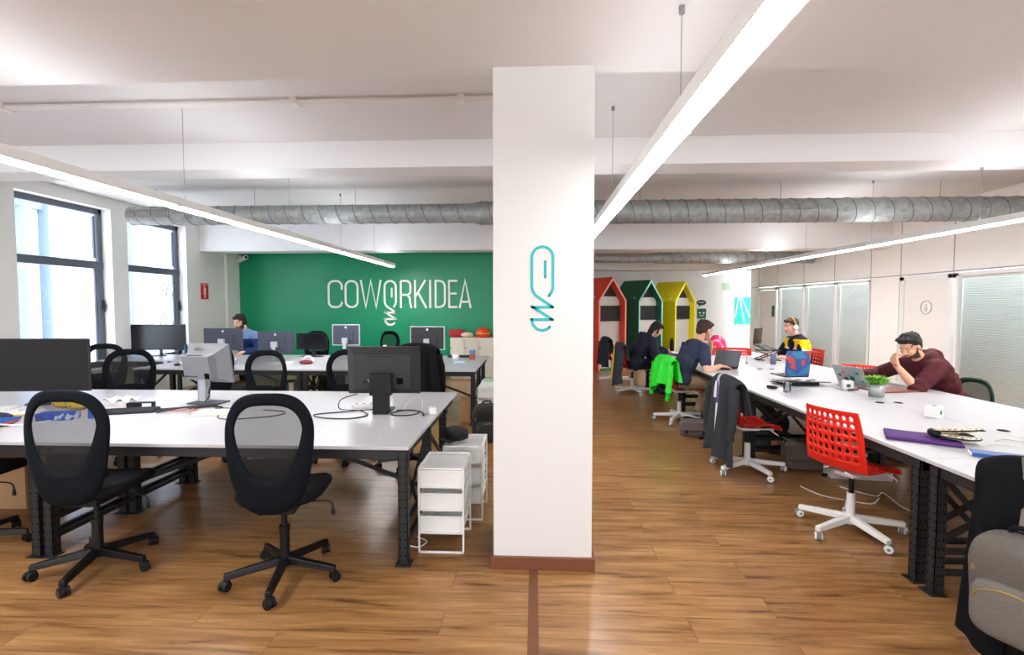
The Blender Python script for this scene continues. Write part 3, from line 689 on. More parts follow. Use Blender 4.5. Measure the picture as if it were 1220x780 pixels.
# ---------------------------------------------------------------- luminaires
def tube_mat(n, st):
    m = bpy.data.materials.new(n); m.use_nodes = True; b = m.node_tree.nodes['Principled BSDF']; b.inputs['Base Color'].default_value = (.9, .9, .88, 1)
    b.inputs['Emission Color'].default_value = (.985, .99, 1, 1); b.inputs['Emission Strength'].default_value = st; return m
TUBES = {.685: (tube_mat('lit_diffuser_centre', 28), mat('added_uplight_centre', (246, 250, 255), .5, emit=6)), -3.0: (tube_mat('lit_diffuser_left', 44), mat('added_uplight_left', (246, 250, 255), .5, emit=8)), 4.7: (tube_mat('lit_diffuser_right', 60), mat('added_uplight_right', (246, 250, 255), .5, emit=12))}
M_HOUS = mat('luminaire_housing', (238, 238, 236), .5)
LZ = 2.44
def light_line(X, joints, wires, name_label, group, ceil):
    for i in range(len(joints) - 1):
        a, b = joints[i], joints[i + 1]
        e = empty('linear_ceiling_light', (X, (a + b) / 2, LZ), 0, name_label[i], 'ceiling light', group)
        L_ = (b - a) / 2 - .012
        q = MB(); q.bx(-.06, .06, -L_, L_, .0, .055); q.bx(-.064, -.056, -L_, L_, -.012, .055); q.bx(.056, .064, -L_, L_, -.012, .055); q.build('housing', M_HOUS, e, bevel=.003)
        q = MB(); pts = [(-.055, 0)] + [(-.055 * cos(t), -.03 * sin(t)) for t in [pi * k / 8 for k in range(1, 8)]] + [(.055, 0)]
        q.prism(pts, -L_, L_, 0, 'xz'); q.build('diffuser', TUBES[X][0], e)
        q = MB(); q.bx(-.045, .045, -L_ + .02, L_ - .02, .055, .058); q.build('added_uplight_strip', TUBES[X][1], e)  # glowing strip added on top of the housing to brighten the ceiling
        for s_ in (-1, 1):
            q = MB(); q.bx(-.066, .066, s_ * L_ - .012, s_ * L_ + .012, -.016, .058); q.build('end_cap', M_HOUS, e)
        wz = [w for w in wires if a <= w < b]
        for w in wz:
            zt = 2.99 if w < 3.0 else (3.05 if 5.12 < w < 5.5 else (2.71 if 9.75 < w < 10.2 else ZC))
            q = MB(); q.cyl((0, w - (a + b) / 2, .055), (0, w - (a + b) / 2, zt - LZ - .02), .0022, n=6); q.cyl((0, w - (a + b) / 2, zt - LZ - .035), (0, w - (a + b) / 2, zt - LZ), .014, n=10); q.cyl((0, w - (a + b) / 2, .055), (0, w - (a + b) / 2, .075), .01, n=8)
            q.build('suspension_wire', mat('steel_wire', (150, 150, 150), .4, metal=.6), e)
light_line(.685, [-1.25, .59, 2.43, 4.27, 6.1], [2.36, 4.35, .7],
  ['long white strip light, the one above the viewer in the run over the centre aisle', 'nearest bright strip light crossing the top edge of the photo', 'bright strip light just right of the column top, hung by a long wire', 'far strip light disappearing behind the right side of the column'], 'strip lights over the centre aisle', 2.99)
light_line(-3.0, [-1.3, .62, 2.3, 3.95, 5.7, 7.35, 8.85, 10.25], [2.1, 4.1, 5.9, 7.5, 9.1, 10.0],
  ['strip light of the run over the left desks, out of view behind the viewer', 'strip light of the left run, just outside the left edge', 'strip light entering at the left edge beside the near window', 'strip light crossing in front of the left end of the steel duct', 'strip light running below the duct over the left desks', 'short looking strip light before the green wall, last but one of its run', 'last strip light of the left run, ending before the green wall'], 'strip lights over the left desks', 3)
light_line(4.7, [.6, 2.25, 3.9, 5.45, 7.1, 8.75, 10.4, 12.05, 13.7], [3.8, 5.4, 7.05, 8.7, 10.35, 12.0],
  ['strip light beyond the right edge over the right hand desks', 'strip light beyond the right edge next to the glass partition', 'strip light entering at the right edge under the steel duct', 'strip light passing above the man in the maroon hoodie', 'strip light in front of the white partition panels, above the glazed bays', 'strip light right of the short rear duct end', 'strip light just under the end of the rear duct', 'farthest strip light of the right run, near the white back wall'], 'strip lights along the glass partition', 3)

# ---------------------------------------------------------------- ducts
def duct_mat():
    m = bpy.data.materials.new('galvanised_steel'); m.use_nodes = True; nt = m.node_tree; b = nt.nodes['Principled BSDF']
    b.inputs['Metallic'].default_value = .45; b.inputs['Roughness'].default_value = .55
    tc = nt.nodes.new('ShaderNodeTexCoord'); n = nt.nodes.new('ShaderNodeTexVoronoi'); n.inputs['Scale'].default_value = 18
    nt.links.new(tc.outputs['Object'], n.inputs['Vector']); cr = nt.nodes.new('ShaderNodeValToRGB')
    cr.color_ramp.elements[0].color = rgb(146, 150, 150); cr.color_ramp.elements[1].color = rgb(176, 180, 178)
    nt.links.new(n.outputs['Color'], cr.inputs[0]); nt.links.new(cr.outputs[0], b.inputs['Base Color']); return m
M_DUCT = duct_mat(); M_DSEAM = mat('duct_seam', (120, 124, 124), .45, metal=.7)
def duct_part(name, x0, x1, r, par, pitch=.25, open_end=None):
    q = MB(); q.cyl((x0, 0, 0), (x1, 0, 0), r, n=40)
    L_ = x1 - x0; n = int(L_ / pitch * 32); pts = []
    for i in range(n + 1):
        t = i / 32 * 2 * pi; x = x0 + pitch * i / 32
        if x > x1: break
        pts.append((x, (r + .002) * cos(t), (r + .002) * sin(t)))
    q.tube(pts, .006, 5, 1)
    for x in (x0, x1): q.cyl((x - .015, 0, 0), (x + .015, 0, 0), r + .006, n=40, m=0)
    return q.build(name, [M_DUCT, M_DSEAM], par)
def vent(par, x, r, w, h, ang, dark):
    q = MB(); T = Matrix.Rotation(ang, 4, 'X'); q.T = Matrix.Translation((x, 0, 0)) @ T
    yy = -(r + .008)
    q.bx(-w / 2, w / 2, yy, yy + .03, -h / 2, -h / 2 + .012); q.bx(-w / 2, w / 2, yy, yy + .03, h / 2 - .012, h / 2)
    q.bx(-w / 2, -w / 2 + .02, yy, yy + .03, -h / 2, h / 2); q.bx(w / 2 - .02, w / 2, yy, yy + .03, -h / 2, h / 2)
    k = int(w / .045)
    for i in range(1, k): q.bx(-w / 2 + i * w / k - .005, -w / 2 + i * w / k + .005, yy + .004, yy + .03, -h / 2, h / 2)
    q.bx(-w / 2 + .01, w / 2 - .01, yy + .012, yy + .03, -h / 2 + .01, h / 2 - .01, 1)
    q.build('vent_grille', [M_DUCT, dark], par)
e = empty('ventilation_duct', (0, 7.05, 2.93), 0, 'long round spiral steel duct crossing the whole room above the desks', 'duct')
duct_part('duct_section', -5.95, -.9, .135, e); duct_part('duct_section', -.75, 6.85, .165, e)
q = MB(); q.cyl((-.9, 0, 0), (-.75, 0, 0), .137, .167, 40); q.build('reducer', M_DUCT, e)
vent(e, -5.62, .135, .62, .13, R(-6), mat('vent_beige', (168, 150, 124), .7)); vent(e, 3.72, .165, .7, .09, R(-12), M_HOLE)
for x in (-5.6, -4.1, -2.6, 1.5, 3.45, 5.6):
    q = MB(); q.cyl((x, 0, .13), (x, 0, .40), .004, n=6); q.build('hanger_rod', mat('steel_wire', (150, 150, 150), .4, metal=.6), e)
e = empty('ventilation_duct', (0, 12.1, 2.76), 0, 'shorter rear spiral steel duct ending above the coloured booths', 'duct')
duct_part('duct_section', 1.5, 2.85, .108, e, .22); duct_part('duct_section', 3.0, 6.7, .135, e, .22)
q = MB(); q.cyl((2.85, 0, 0), (3.0, 0, 0), .110, .137, 40); q.build('reducer', M_DUCT, e)
vent(e, 3.4, .135, .5, .08, R(-5), M_HOLE)
for x in (2.2, 4.2, 6.2):
    q = MB(); q.cyl((x, 0, .10), (x, 0, .57), .004, n=6); q.build('hanger_rod', mat('steel_wire', (150, 150, 150), .4, metal=.6), e)
# surface conduit along the ceiling, left of the column
q = MB(); y = 4.05
for dz in (0, .045): q.cyl((XL, y + dz, 3.30), (-.24, y + dz, 3.30), .016, n=10)
for x in (-6.2, -4.55, -2.0, -.6): q.bx(x - .03, x + .03, y - .03, y + .08, 3.275, ZC)
tag(q.build('ceiling_conduit', WHITE), 'pair of thin white pipes fixed along the ceiling left of the column', 'pipe')
# ---------------------------------------------------------------- camera
cam = bpy.data.cameras.new('camera'); co = bpy.data.objects.new('camera', cam); COL.objects.link(co)
cam.sensor_width = 36; cam.lens = 36 * 580 / 1220; cam.clip_start = .05; cam.clip_end = 200
co.location = (0, 0, 1.6); a_ = math.atan(26 / 580.)
co.rotation_euler = (pi / 2 - a_, 0, a_)
SC.camera = co
# ---------------------------------------------------------------- daylight
w = bpy.data.worlds.new('sky'); SC.world = w; w.use_nodes = True
bg = w.node_tree.nodes['Background']; bg.inputs[0].default_value = (.88, .94, 1, 1); bg.inputs[1].default_value = 7.0
SC.view_settings.view_transform = 'Standard'; SC.view_settings.look = 'None'; SC.view_settings.gamma = 1; SC.view_settings.exposure = .28
SC.view_settings.use_curve_mapping = False
SC.cycles.max_bounces = 10; SC.cycles.diffuse_bounces = 6; SC.cycles.transparent_max_bounces = 24; SC.cycles.caustics_reflective = False; SC.cycles.caustics_refractive = False
SC.cycles.use_denoising = True
# ================================================================ DESKS
TH = .74
def make_desk(L, grommets=True, ins=.012):
    """double sided work desk, long side along +x, width along +y; origin at its near left floor corner"""
    W = 1.88
    e = empty('office_desk')
    for y0, y1 in ((0, W / 2 - .002), (W / 2 + .002, W)):
        q = MB(); q.bx(.002, L - .002, y0, y1, TH - .022, TH); q.build('table_top', M_TOP, e, bevel=.003)
    q = MB()
    q.bx(.03, L - .03, .015, .05, TH - .085, TH - .022); q.bx(.03, L - .03, 1.30, 1.335, TH - .085, TH - .022); q.bx(.03, L - .03, .64, .67, TH - .085, TH - .022)
    for x in (.03, L - .065): q.bx(x, x + .035, .015, W - .1, TH - .085, TH - .022)
    q.bx(.03, L - .03, W - .13, W - .1, TH - .07, TH - .022)
    q.build('apron_frame', M_BSTEEL, e, bevel=.002)
    for x, sx in ((ins, 1), (L - ins, -1)):
        for y in (.008, .66, 1.30):
            q = MB(); a = x; b = x + sx * .058
            x0, x1 = min(a, b), max(a, b)
            q.bx(x0, x1, y - .005, y - .001, 0, TH - .03); q.bx(x0, x0 + .004, y - .005, y + .05, 0, TH - .03); q.bx(x1 - .004, x1, y - .005, y + .05, 0, TH - .03)
            for k in range(13):
                z = .06 + k * .05
                for xx in (x0 + .012, x1 - .012): q.cyl((xx, y - .0062, z), (xx, y - .004, z), .0052, n=8, m=1)
                for yy in (.012, .036):
                    q.cyl((x0 - .0012, y + yy, z), (x0 + .001, y + yy, z), .0052, n=8, m=1); q.cyl((x1 - .001, y + yy, z), (x1 + .0012, y + yy, z), .0052, n=8, m=1)
            q.bx(x0 - .02, x1 + .02, y - .03, y + .055, 0, .006)
            q.cyl((x0 + .015, y - .018, .006), (x0 + .015, y - .018, .014), .007, n=8)
            q.build('leg', [M_BSTEEL, M_HOLE], e)
        xx = x + sx * .029
        q = MB(); q.bx(xx - .012, xx + .012, .05, 1.30, .10, .13); q.bx(xx - .012, xx + .012, .05, 1.30, .22, .25)
        q.beam((xx, .06, .30), (xx, .66, TH - .09), .012, .035); q.beam((xx, 1.28, .30), (xx, .72, TH - .09), .012, .035)
        q.beam((xx + .015 * sx, .06, TH - .1), (xx + .015 * sx, .40, .26), .012, .03)
        q.build('side_brace', M_BSTEEL, e)
    q = MB(); q.beam((.07, .68, .24), (L / 2, .68, TH - .09), .012, .03); q.beam((L - .07, .68, .24), (L / 2, .68, TH - .09), .012, .03)
    q.build('cross_brace', M_BSTEEL, e)
    for gx in ((L * .30, L * .72) if grommets else ()):
        for gy in (.86, 1.02):
            q = MB(); q.cyl((gx, gy, TH), (gx, gy, TH + .003), .035, n=24); q.cyl((gx, gy, TH + .003), (gx, gy, TH + .004), .026, n=20, m=1); q.build('cable_grommet', [M_BPLAST, M_HOLE], e)
    return e
dk = make_desk(2.37, False); tag(dk, '', 'desk')
dr = make_desk(2.3, True, .035); tag(dr, '', 'desk')
ML = [((-3.13, 2.9), 0, 'near left white desk with black slotted legs, ending beside the drawer units'),
      ((-5.50, 2.9), 0, 'near left white desk module cut by the left edge, carrying the wide monitor'),
      ((-3.14, 6.42), 0, 'second row white desk module ending in front of the lockers'),
      ((-5.51, 6.42), 0, 'second row white desk module in front of the man at the green wall')]
for i, ((x, y), rz, lb) in enumerate(ML):
    o = dk if i == 0 else copy_tree(dk)
    place(o, (x, y, 0), rz, lb, 'white double desks on the left side')
# right hand run: the long side along y (rotated +90: local x -> +y, local y -> -x, so start from the right edge)
dkm = dk
RY = [(.52, 'nearest right hand white desk, cut by the right edge, beside the grey backpack'), (2.82, 'right hand white desk module holding the purple sleeve and the potted plant'),
      (5.12, 'right hand white desk module in the middle, with the open laptop on a black stand'), (7.42, 'farthest right hand white desk module, carrying the red basket')]
for i, (y, lb) in enumerate(RY):
    o = dr if i == 0 else copy_tree(dr); place(o, (2.21, y + 2.3, 0), -pi / 2, lb, 'white double desks on the right side')
# half width extension of the second row towards the far window
e = empty('side_desk', (-6.87, 7.36, 0), 0, 'narrow white desk under the black monitor by the far window', 'desk')
q = MB(); q.bx(0, 1.36, 0, .94, TH - .022, TH); q.build('table_top', M_TOP, e, bevel=.003)
q = MB(); q.bx(.03, 1.33, .02, .05, TH - .085, TH - .022); q.bx(.03, 1.33, .88, .91, TH - .085, TH - .022); q.build('apron_frame', M_BSTEEL, e)
for x in (.05, 1.28):
    for y in (.05, .87):
        q = MB(); q.bx(x - .025, x + .025, y - .02, y + .02, 0, TH - .03); q.bx(x - .045, x + .045, y - .035, y + .035, 0, .006); q.build('leg', M_BSTEEL, e)

# ================================================================ BLACK TASK CHAIR (faces +y)
M_MESH = mesh_fabric('chair_mesh', (10, 10, 12), .0036, .36)
def egg(u, top=1.13, bot=.462, wt=.243, wb=.195):
    """outline of the backrest, u in 0..1 round; returns x,z"""
    t = 2 * pi * u; zc = (top + bot) / 2; hz = (top - bot) / 2
    s_, c_ = sin(t), cos(t)
    e = .62
    z = zc + hz * math.copysign(abs(s_) ** .80, s_)
    k = (z - bot) / (top - bot)
    w = wb + (wt - wb) * min(1, k * 1.35)
    x = w * math.copysign(abs(c_) ** e, c_)
    return x, z
def make_task_chair():
    e = empty('office_chair')
    def ysurf(x, z): return -.215 - .13 * max(0, z - .62) ** 1.0 * .55 + .9 * x * x - .02 * math.cos((z - .72) * 6)
    n = 72; q = MB(); th = .026
    def ring_out(i):
        x, z = egg(i / n); return x, z
    def ring_in(i):
        t = 2 * pi * i / n; s_, c_ = sin(t), cos(t); top, bot = 1.065, .665; zc = (top + bot) / 2; hz = (top - bot) / 2
        z = zc + hz * math.copysign(abs(s_) ** .78, s_); k = (z - bot) / (top - bot)
        w = .124 + .058 * min(1, k * 1.5)
        return w * math.copysign(abs(c_) ** .66, c_), z
    rings = []
    K = 5
    for k in range(K + 1):
        f = k / K; r = []
        for i in range(n):
            xo, zo = ring_out(i); xi, zi = ring_in(i); x = xo + (xi - xo) * f; z = zo + (zi - zo) * f
            r.append((x, z))
        rings.append(r)
    vs = []; fs = []
    for side in (0, 1):
        for k, r in enumerate(rings):
            edge = .008 if k in (0, K) else 0
            for x, z in r: vs.append((x, ysurf(x, z) + (edge if side == 0 else th - edge), z))
    M_ = (K + 1) * n
    for k in range(K):
        for i in range(n):
            j = (i + 1) % n
            fs.append((k * n + i, (k + 1) * n + i, (k + 1) * n + j, k * n + j)); fs.append((M_ + k * n + i, M_ + k * n + j, M_ + (k + 1) * n + j, M_ + (k + 1) * n + i))
    for i in range(n):
        j = (i + 1) % n
        fs.append((i, j, M_ + j, M_ + i)); fs.append((K * n + i, M_ + K * n + i, M_ + K * n + j, K * n + j))
    q.add(vs, fs, 0, True); q.build('backrest', M_BSHELL, e)
    q = MB(); vs = []; rr = 6
    for k in range(rr + 1):
        for i in range(n):
            x, z = ring_in(i); f = k / rr; xc, zc = 0, .87
            x = x * (1 - f) * 1.03 + xc * f; z = zc + (z - zc) * (1 - f) * 1.02
            vs.append((x, ysurf(x, z) + .014, z))
    q.add(vs, [(k * n + i, k * n + (i + 1) % n, (k + 1) * n + (i + 1) % n, (k + 1) * n + i) for k in range(rr) for i in range(n)], 0, True); q.build('mesh_panel', M_MESH, e)
    q = MB(); q.grid(lambda u, v: ((u - .5) * .34, -.160 + .9 * ((u - .5) * .34) ** 2, .60 + .145 * v + .012 * sin(pi * u)), 12, 4, .018); q.build('lumbar_support', M_BFAB, e, bevel=.004)
    q = MB()
    def seat(u, v):
        a = (u - .5) * 2; b = (v - .5) * 2
        # disc to rounded square
        return a, b
    prof = [(0, -.032), (.75, -.034), (.93, -.024), (1.0, -.004), (.985, .014), (.9, .026), (.6, .030), (0, .022)]
    vs = []; m_ = 40
    for r, z in prof:
        for i in range(m_):
            t = 2 * pi * i / m_; x = .245 * r * math.copysign(abs(cos(t)) ** .62, cos(t)); y = .035 + .235 * r * math.copysign(abs(sin(t)) ** .62, sin(t))
            vs.append((x, y, .475 + z * 1.3 + .04 + (-.03 * max(0, (y - .12) / .15) ** 2 if y > .12 else 0) + .25 * x * x))
    fs = [(k * m_ + i, k * m_ + (i + 1) % m_, (k + 1) * m_ + (i + 1) % m_, (k + 1) * m_ + i) for k in range(len(prof) - 1) for i in range(m_)]
    q.add(vs, fs, 0, True); q.build('seat', M_BFAB, e)
    q = MB(); q.box((0, -.01, .445), (.20, .24, .045)); q.beam((0, -.08, .43), (0, -.2, .48), .08, .02); q.beam((0, -.195, .46), (0, -.215, .64), .075, .018, up=(0, 1, 0)); q.build('seat_mechanism', M_BPLAST, e, bevel=.008)
    q = MB(); q.tube(smoothpath([(.08, .05, .425), (.2, .06, .425), (.255, .06, .41), (.262, .06, .36)], 4), .005, 6); q.cap((.262, .06, .375), (.263, .06, .345), .008, .011); q.build('lever', M_BPLAST, e)
    q = MB(); q.cyl((0, 0, .10), (0, 0, .30), .028, n=20); q.cyl((0, 0, .28), (0, 0, .31), .031, n=20); q.cyl((0, 0, .30), (0, 0, .42), .016, n=16); q.build('gas_lift', M_BMETAL, e)
    q = MB(); q.cyl((0, 0, .075), (0, 0, .13), .036, .034, n=20)
    for k in range(5):
        t = 2 * pi * k / 5; d = Vector((cos(t), sin(t), 0)); s_ = Vector((-sin(t), cos(t), 0))
        a = d * .03; b = d * .315
        P = [a - s_ * .026 + Vector((0, 0, .085)), a + s_ * .026 + Vector((0, 0, .085)), a + s_ * .018 + Vector((0, 0, .128)), a - s_ * .018 + Vector((0, 0, .128)),
             b - s_ * .018 + Vector((0, 0, .058)), b + s_ * .018 + Vector((0, 0, .058)), b + s_ * .014 + Vector((0, 0, .092)), b - s_ * .014 + Vector((0, 0, .092))]
        q.add(P, [(0, 1, 2, 3), (7, 6, 5, 4), (0, 4, 5, 1), (1, 5, 6, 2), (2, 6, 7, 3), (3, 7, 4, 0)])
    q.build('star_base', M_BMETAL, e, bevel=.005)
    for k in range(5):
        t = 2 * pi * k / 5; c = (.305 * cos(t), .305 * sin(t), 0); q = MB().at(c, (0, 0, t + .9))
        q.cyl((0, 0, .045), (0, 0, .066), .012, n=10)
        for sy in (-1, 1): q.cyl((.008, sy * .006, .027), (.008, sy * .024, .027), .027, n=18); q.cyl((.008, sy * .0241, .027), (.008, sy * .0255, .027), .012, n=12, m=1)
        q.cyl((.008, -.008, .027), (.008, .008, .027), .02, n=14); q.prism([(-.012, .03), (.03, .045), (.0, .058), (-.018, .05)], -.02, .02, 0, 'xz')
        q.build('caster', [M_BPLAST, M_BMETAL], e, bevel=.002)
    return e
ch = make_task_chair(); tag(ch, '', 'chair')
def base_rot(o, a):
    """turn the star base and its casters about the column"""
    for c in kids(o):
        if c.name.split('.')[0] in ('star_base', 'caster'): c.rotation_euler = (0, 0, a)
A = R
CH = [(-1.465, 2.75, A(8), -6 - 8, 'black mesh back office chair standing alone in the middle of the left foreground'),
      (-2.66, 2.80, A(5), -10, 'black mesh back office chair in the left foreground, nearest the wide monitor'),
      (-3.72, 2.98, A(0), 20, 'black office chair pushed under the leftmost near desk, mostly hidden below the top'),
      (-2.86, 4.86, A(178), 12, 'black mesh back chair across the near desk, between the grey and black monitors'),
      (-4.28, 4.92, A(214), 5, 'black mesh back chair across the near desk, turned, before the far window'),
      (-1.98, 4.98, A(188), 30, 'black mesh back office chair half hidden behind the black monitor with the square stand'),
      (-1.22, 4.72, A(176), 15, 'black office chair carrying a black coat behind the near desk'),
      (-5.42, 6.02, A(18), 0, 'black office chair by the near window, only its rounded top above another chair'),
      (-3.95, 6.08, A(-4), 22, 'black office chair pushed against the second row desk, behind the grey monitor'),
      (-2.52, 8.85, A(238), 0, 'small black office chair against the green wall, between two second row monitors'),
      (-4.05, 8.75, A(186), 0, 'black office chair behind the black flat screen beside the man at the green wall'),
      (-5.25, 8.72, A(172), 0, 'black office chair the man at the green wall sits on')]
for i, (x, y, rz, br, lb) in enumerate(CH):
    o = ch if i == 0 else copy_tree(ch)
    place(o, (x, y, 0), rz, lb, 'black office chairs on the left side'); base_rot(o, R(br))
    if 'sits on' in lb: o.scale = (1, 1, .9)

# ================================================================ RED SHELL CHAIR (faces +y)
def shell(name, par, u0, u1, rows, cols, holes):
    """perforated curved shell between profile parameters u0..u1"""
    pass
def prof(t):
    """side profile (y,z): t 0 seat front .. 1 top of back"""
    P = [(.215, .425), (.19, .447), (.10, .452), (0, .446), (-.10, .447), (-.165, .468), (-.198, .53), (-.212, .62), (-.222, .72), (-.232, .80), (-.245, .872)]
    x = t * (len(P) - 1); i = min(int(x), len(P) - 2); f = x - i
    g = lambda j: Vector(P[max(0, min(len(P) - 1, j))])
    p0, p1, p2, p3 = g(i - 1), g(i), g(i + 1), g(i + 2)
    r = 0.5 * ((2 * p1) + (p2 - p0) * f + (2 * p0 - 5 * p1 + 4 * p2 - p3) * f * f + (3 * p1 - p0 - 3 * p2 + p3) * f ** 3)
    return r
def red_surf(a, t):
    p = prof(t); w = .215 - .012 * abs(t - .5) * 2
    if t > .5: w = .215 - .03 * ((t - .5) / .5) ** 2
    if t < .12: w *= .93 + .07 * t / .12
    x = (a - .5) * 2 * w; k = min(1, max(0, (t - .4) / .2))
    y = p.x + .9 * x * x * k + (-.3 * x * x * (1 - k) if t < .1 else 0); z = p.y + .55 * x * x * (1 - k)
    return Vector((x, y, z))
def perf(mb, a0, a1, t0, t1, nc, nr, rx, rt, skip=lambda i, j: False):
    """cells nc x nr each with a round hole"""
    vs = []; fs = []; nseg = 16
    def add_side(sgn, off):
        pass
    def P(a, t, th):
        p = red_surf(a, t)
        if th == 0: return p
        d = 1e-3; n = (red_surf(a + d, t) - red_surf(a - d, t)).cross(red_surf(a, min(1, t + d)) - red_surf(a, max(0, t - d)))
        return p + n.normalized() * th
    for j in range(nr):
        for i in range(nc):
            ca0 = a0 + (a1 - a0) * i / nc; ca1 = a0 + (a1 - a0) * (i + 1) / nc; ct0 = t0 + (t1 - t0) * j / nr; ct1 = t0 + (t1 - t0) * (j + 1) / nr
            cx, cy = (ca0 + ca1) / 2, (ct0 + ct1) / 2; b = len(vs)
            sk = skip(i, j)
            for th in (0, .006):
                for s_ in range(nseg):
                    t = 2 * pi * s_ / nseg + pi / 4; c_, si = cos(t), sin(t); m_ = max(abs(c_), abs(si))
                    vs.append(P(cx + (ca1 - ca0) / 2 * c_ / m_, cy + (ct1 - ct0) / 2 * si / m_, th))
                for s_ in range(nseg):
                    t = 2 * pi * s_ / nseg + pi / 4; k = 0.02 if sk else 1
                    vs.append(P(cx + rx * k * cos(t), cy + rt * k * sin(t), th))
            for s_ in range(nseg):
                n_ = (s_ + 1) % nseg
                fs.append((b + s_, b + n_, b + nseg + n_, b + nseg + s_)); c = b + 2 * nseg
                fs.append((c + n_, c + s_, c + nseg + s_, c + nseg + n_)); fs.append((b + nseg + s_, b + nseg + n_, c + nseg + n_, c + nseg + s_))
    mb.add(vs, fs, 0, True)
def solid(mb, a0, a1, t0, t1, nu, nv):
    def P(u, v):
        return red_surf(a0 + (a1 - a0) * u, t0 + (t1 - t0) * v)
    mb.grid(P, nu, nv, -.006)
def make_red_chair():
    e = empty('red_swivel_chair')
    q = MB(); perf(q, .07, .93, .60, .965, 8, 6, .030, .019); solid(q, 0, .07, .5, 1, 2, 24); solid(q, .93, 1, .5, 1, 2, 24); solid(q, .07, .93, .965, 1, 16, 2); solid(q, .07, .93, .5, .60, 16, 6)
    q.build('backrest', M_RED, e)
    q = MB(); perf(q, .10, .90, .10, .40, 7, 6, .030, .015); solid(q, 0, .10, 0, .5, 3, 20); solid(q, .90, 1, 0, .5, 3, 20); solid(q, .10, .90, 0, .10, 14, 5); solid(q, .10, .90, .40, .5, 14, 4)
    q.tube([red_surf(a / 20, .0) + Vector((0, 0, -.008)) for a in range(21)], .009, 8)
    q.build('seat', M_RED, e)
    q = MB()
    for s_ in (-1, 1):
        q.tube(smoothpath([(s_ * .06, -.15, .452), (s_ * .11, -.12, .43), (s_ * .13, 0, .425), (s_ * .15, .12, .43), (s_ * .13, .17, .42), (s_ * .06, .16, .405), (s_ * .03, .05, .40)], 4), .0065, 7)
        q.tube(smoothpath([(s_ * .15, .12, .43), (s_ * .20, .15, .40), (s_ * .17, .19, .375)], 4), .006, 6)
    q.box((0, 0, .405), (.13, .15, .02)); q.build('seat_frame', M_WMETAL, e)
    q = MB(); q.cyl((0, 0, .07), (0, 0, .27), .026, n=18); q.build('column_sleeve', M_WMETAL, e)
    q = MB(); q.cyl((0, 0, .27), (0, 0, .40), .017, n=16); q.build('gas_lift', M_BMETAL, e)
    q = MB(); q.cyl((0, 0, .06), (0, 0, .125), .04, .036, n=20)
    for k in range(5):
        t = 2 * pi * k / 5; d = Vector((cos(t), sin(t), 0)); s_ = Vector((-sin(t), cos(t), 0)); a = d * .03; b = d * .325
        P = [a - s_ * .026 + Vector((0, 0, .075)), a + s_ * .026 + Vector((0, 0, .075)), a + s_ * .02 + Vector((0, 0, .118)), a - s_ * .02 + Vector((0, 0, .118)),
             b - s_ * .02 + Vector((0, 0, .06)), b + s_ * .02 + Vector((0, 0, .06)), b + s_ * .017 + Vector((0, 0, .092)), b - s_ * .017 + Vector((0, 0, .092))]
        q.add(P, [(0, 1, 2, 3), (7, 6, 5, 4), (0, 4, 5, 1), (1, 5, 6, 2), (2, 6, 7, 3), (3, 7, 4, 0)])
    q.build('star_base', M_WMETAL, e, bevel=.005)
    for k in range(5):
        t = 2 * pi * k / 5; q = MB().at((.315 * cos(t), .315 * sin(t), 0), (0, 0, t + .8))
        q.cyl((0, 0, .05), (0, 0, .066), .011, n=10); q.cyl((.006, -.014, .030), (.006, .014, .030), .030, n=20, m=1)
        for sy in (-1, 1): q.cyl((.006, sy * .014, .030), (.006, sy * .022, .030), .026, .022, n=18); q.cyl((.006, sy * .022, .030), (.006, sy * .0235, .030), .008, n=10, m=1)
        q.build('caster', [M_WMETAL, M_RUBBER], e, bevel=.002)
    return e
rc = make_red_chair(); tag(rc, '', 'chair')
RC = [(2.25, 3.50, -67, 57, 'empty red perforated swivel chair with white star base, in the right foreground'),
      (2.07, 4.76, -86, 9, 'red swivel chair with the striped dark jacket over its back'),
      (2.02, 6.80, -80, 30, 'red swivel chair under the bright green jacket and the man in the navy t-shirt'),
      (1.80, 8.95, -84, 10, 'red swivel chair under the grey and yellow jacket and the hooded person'),
      (1.72, 10.25, -80, 40, 'farthest red swivel chair in the aisle, a dark grey coat on its back'),
      (4.34, 8.02, 92, 0, 'red swivel chair of the man in the yellow and navy jacket'),
      (4.20, 6.50, 142, 20, 'empty red chair on the far side of the desk, right behind the silver laptop'),
      (2.27, 2.13, -60, 30, 'swivel chair with white base at the right edge, buried under a black coat')]
for i, (x, y, a, br, lb) in enumerate(RC):
    o = rc if i == 0 else copy_tree(rc)
    place(o, (x, y, 0), R(a), lb, 'red swivel chairs on the right side'); base_rot(o, R(br))
    if 'silver laptop' in lb: o.scale = (1, 1, .93)
    if 'empty red perforated' in lb: o.scale = (1, 1.07, 1.03)
o = copy_tree(ch); place(o, (4.40, 5.28, 0), R(95), 'black chair with green edge behind the man in the maroon hoodie', 'black office chairs on the left side'); del o['group']; o.scale = (1, 1, .82)
for c in kids(o):
    if c.name.startswith('backrest'):
        c.data = c.data.copy(); c.data.materials.clear(); c.data.materials.append(mat('dark_green_shell', (18, 58, 48), .6))
        c.location = (0, -.02, -.10)
    if c.name.startswith('mesh_panel'): c.location = (0, -.02, -.10)

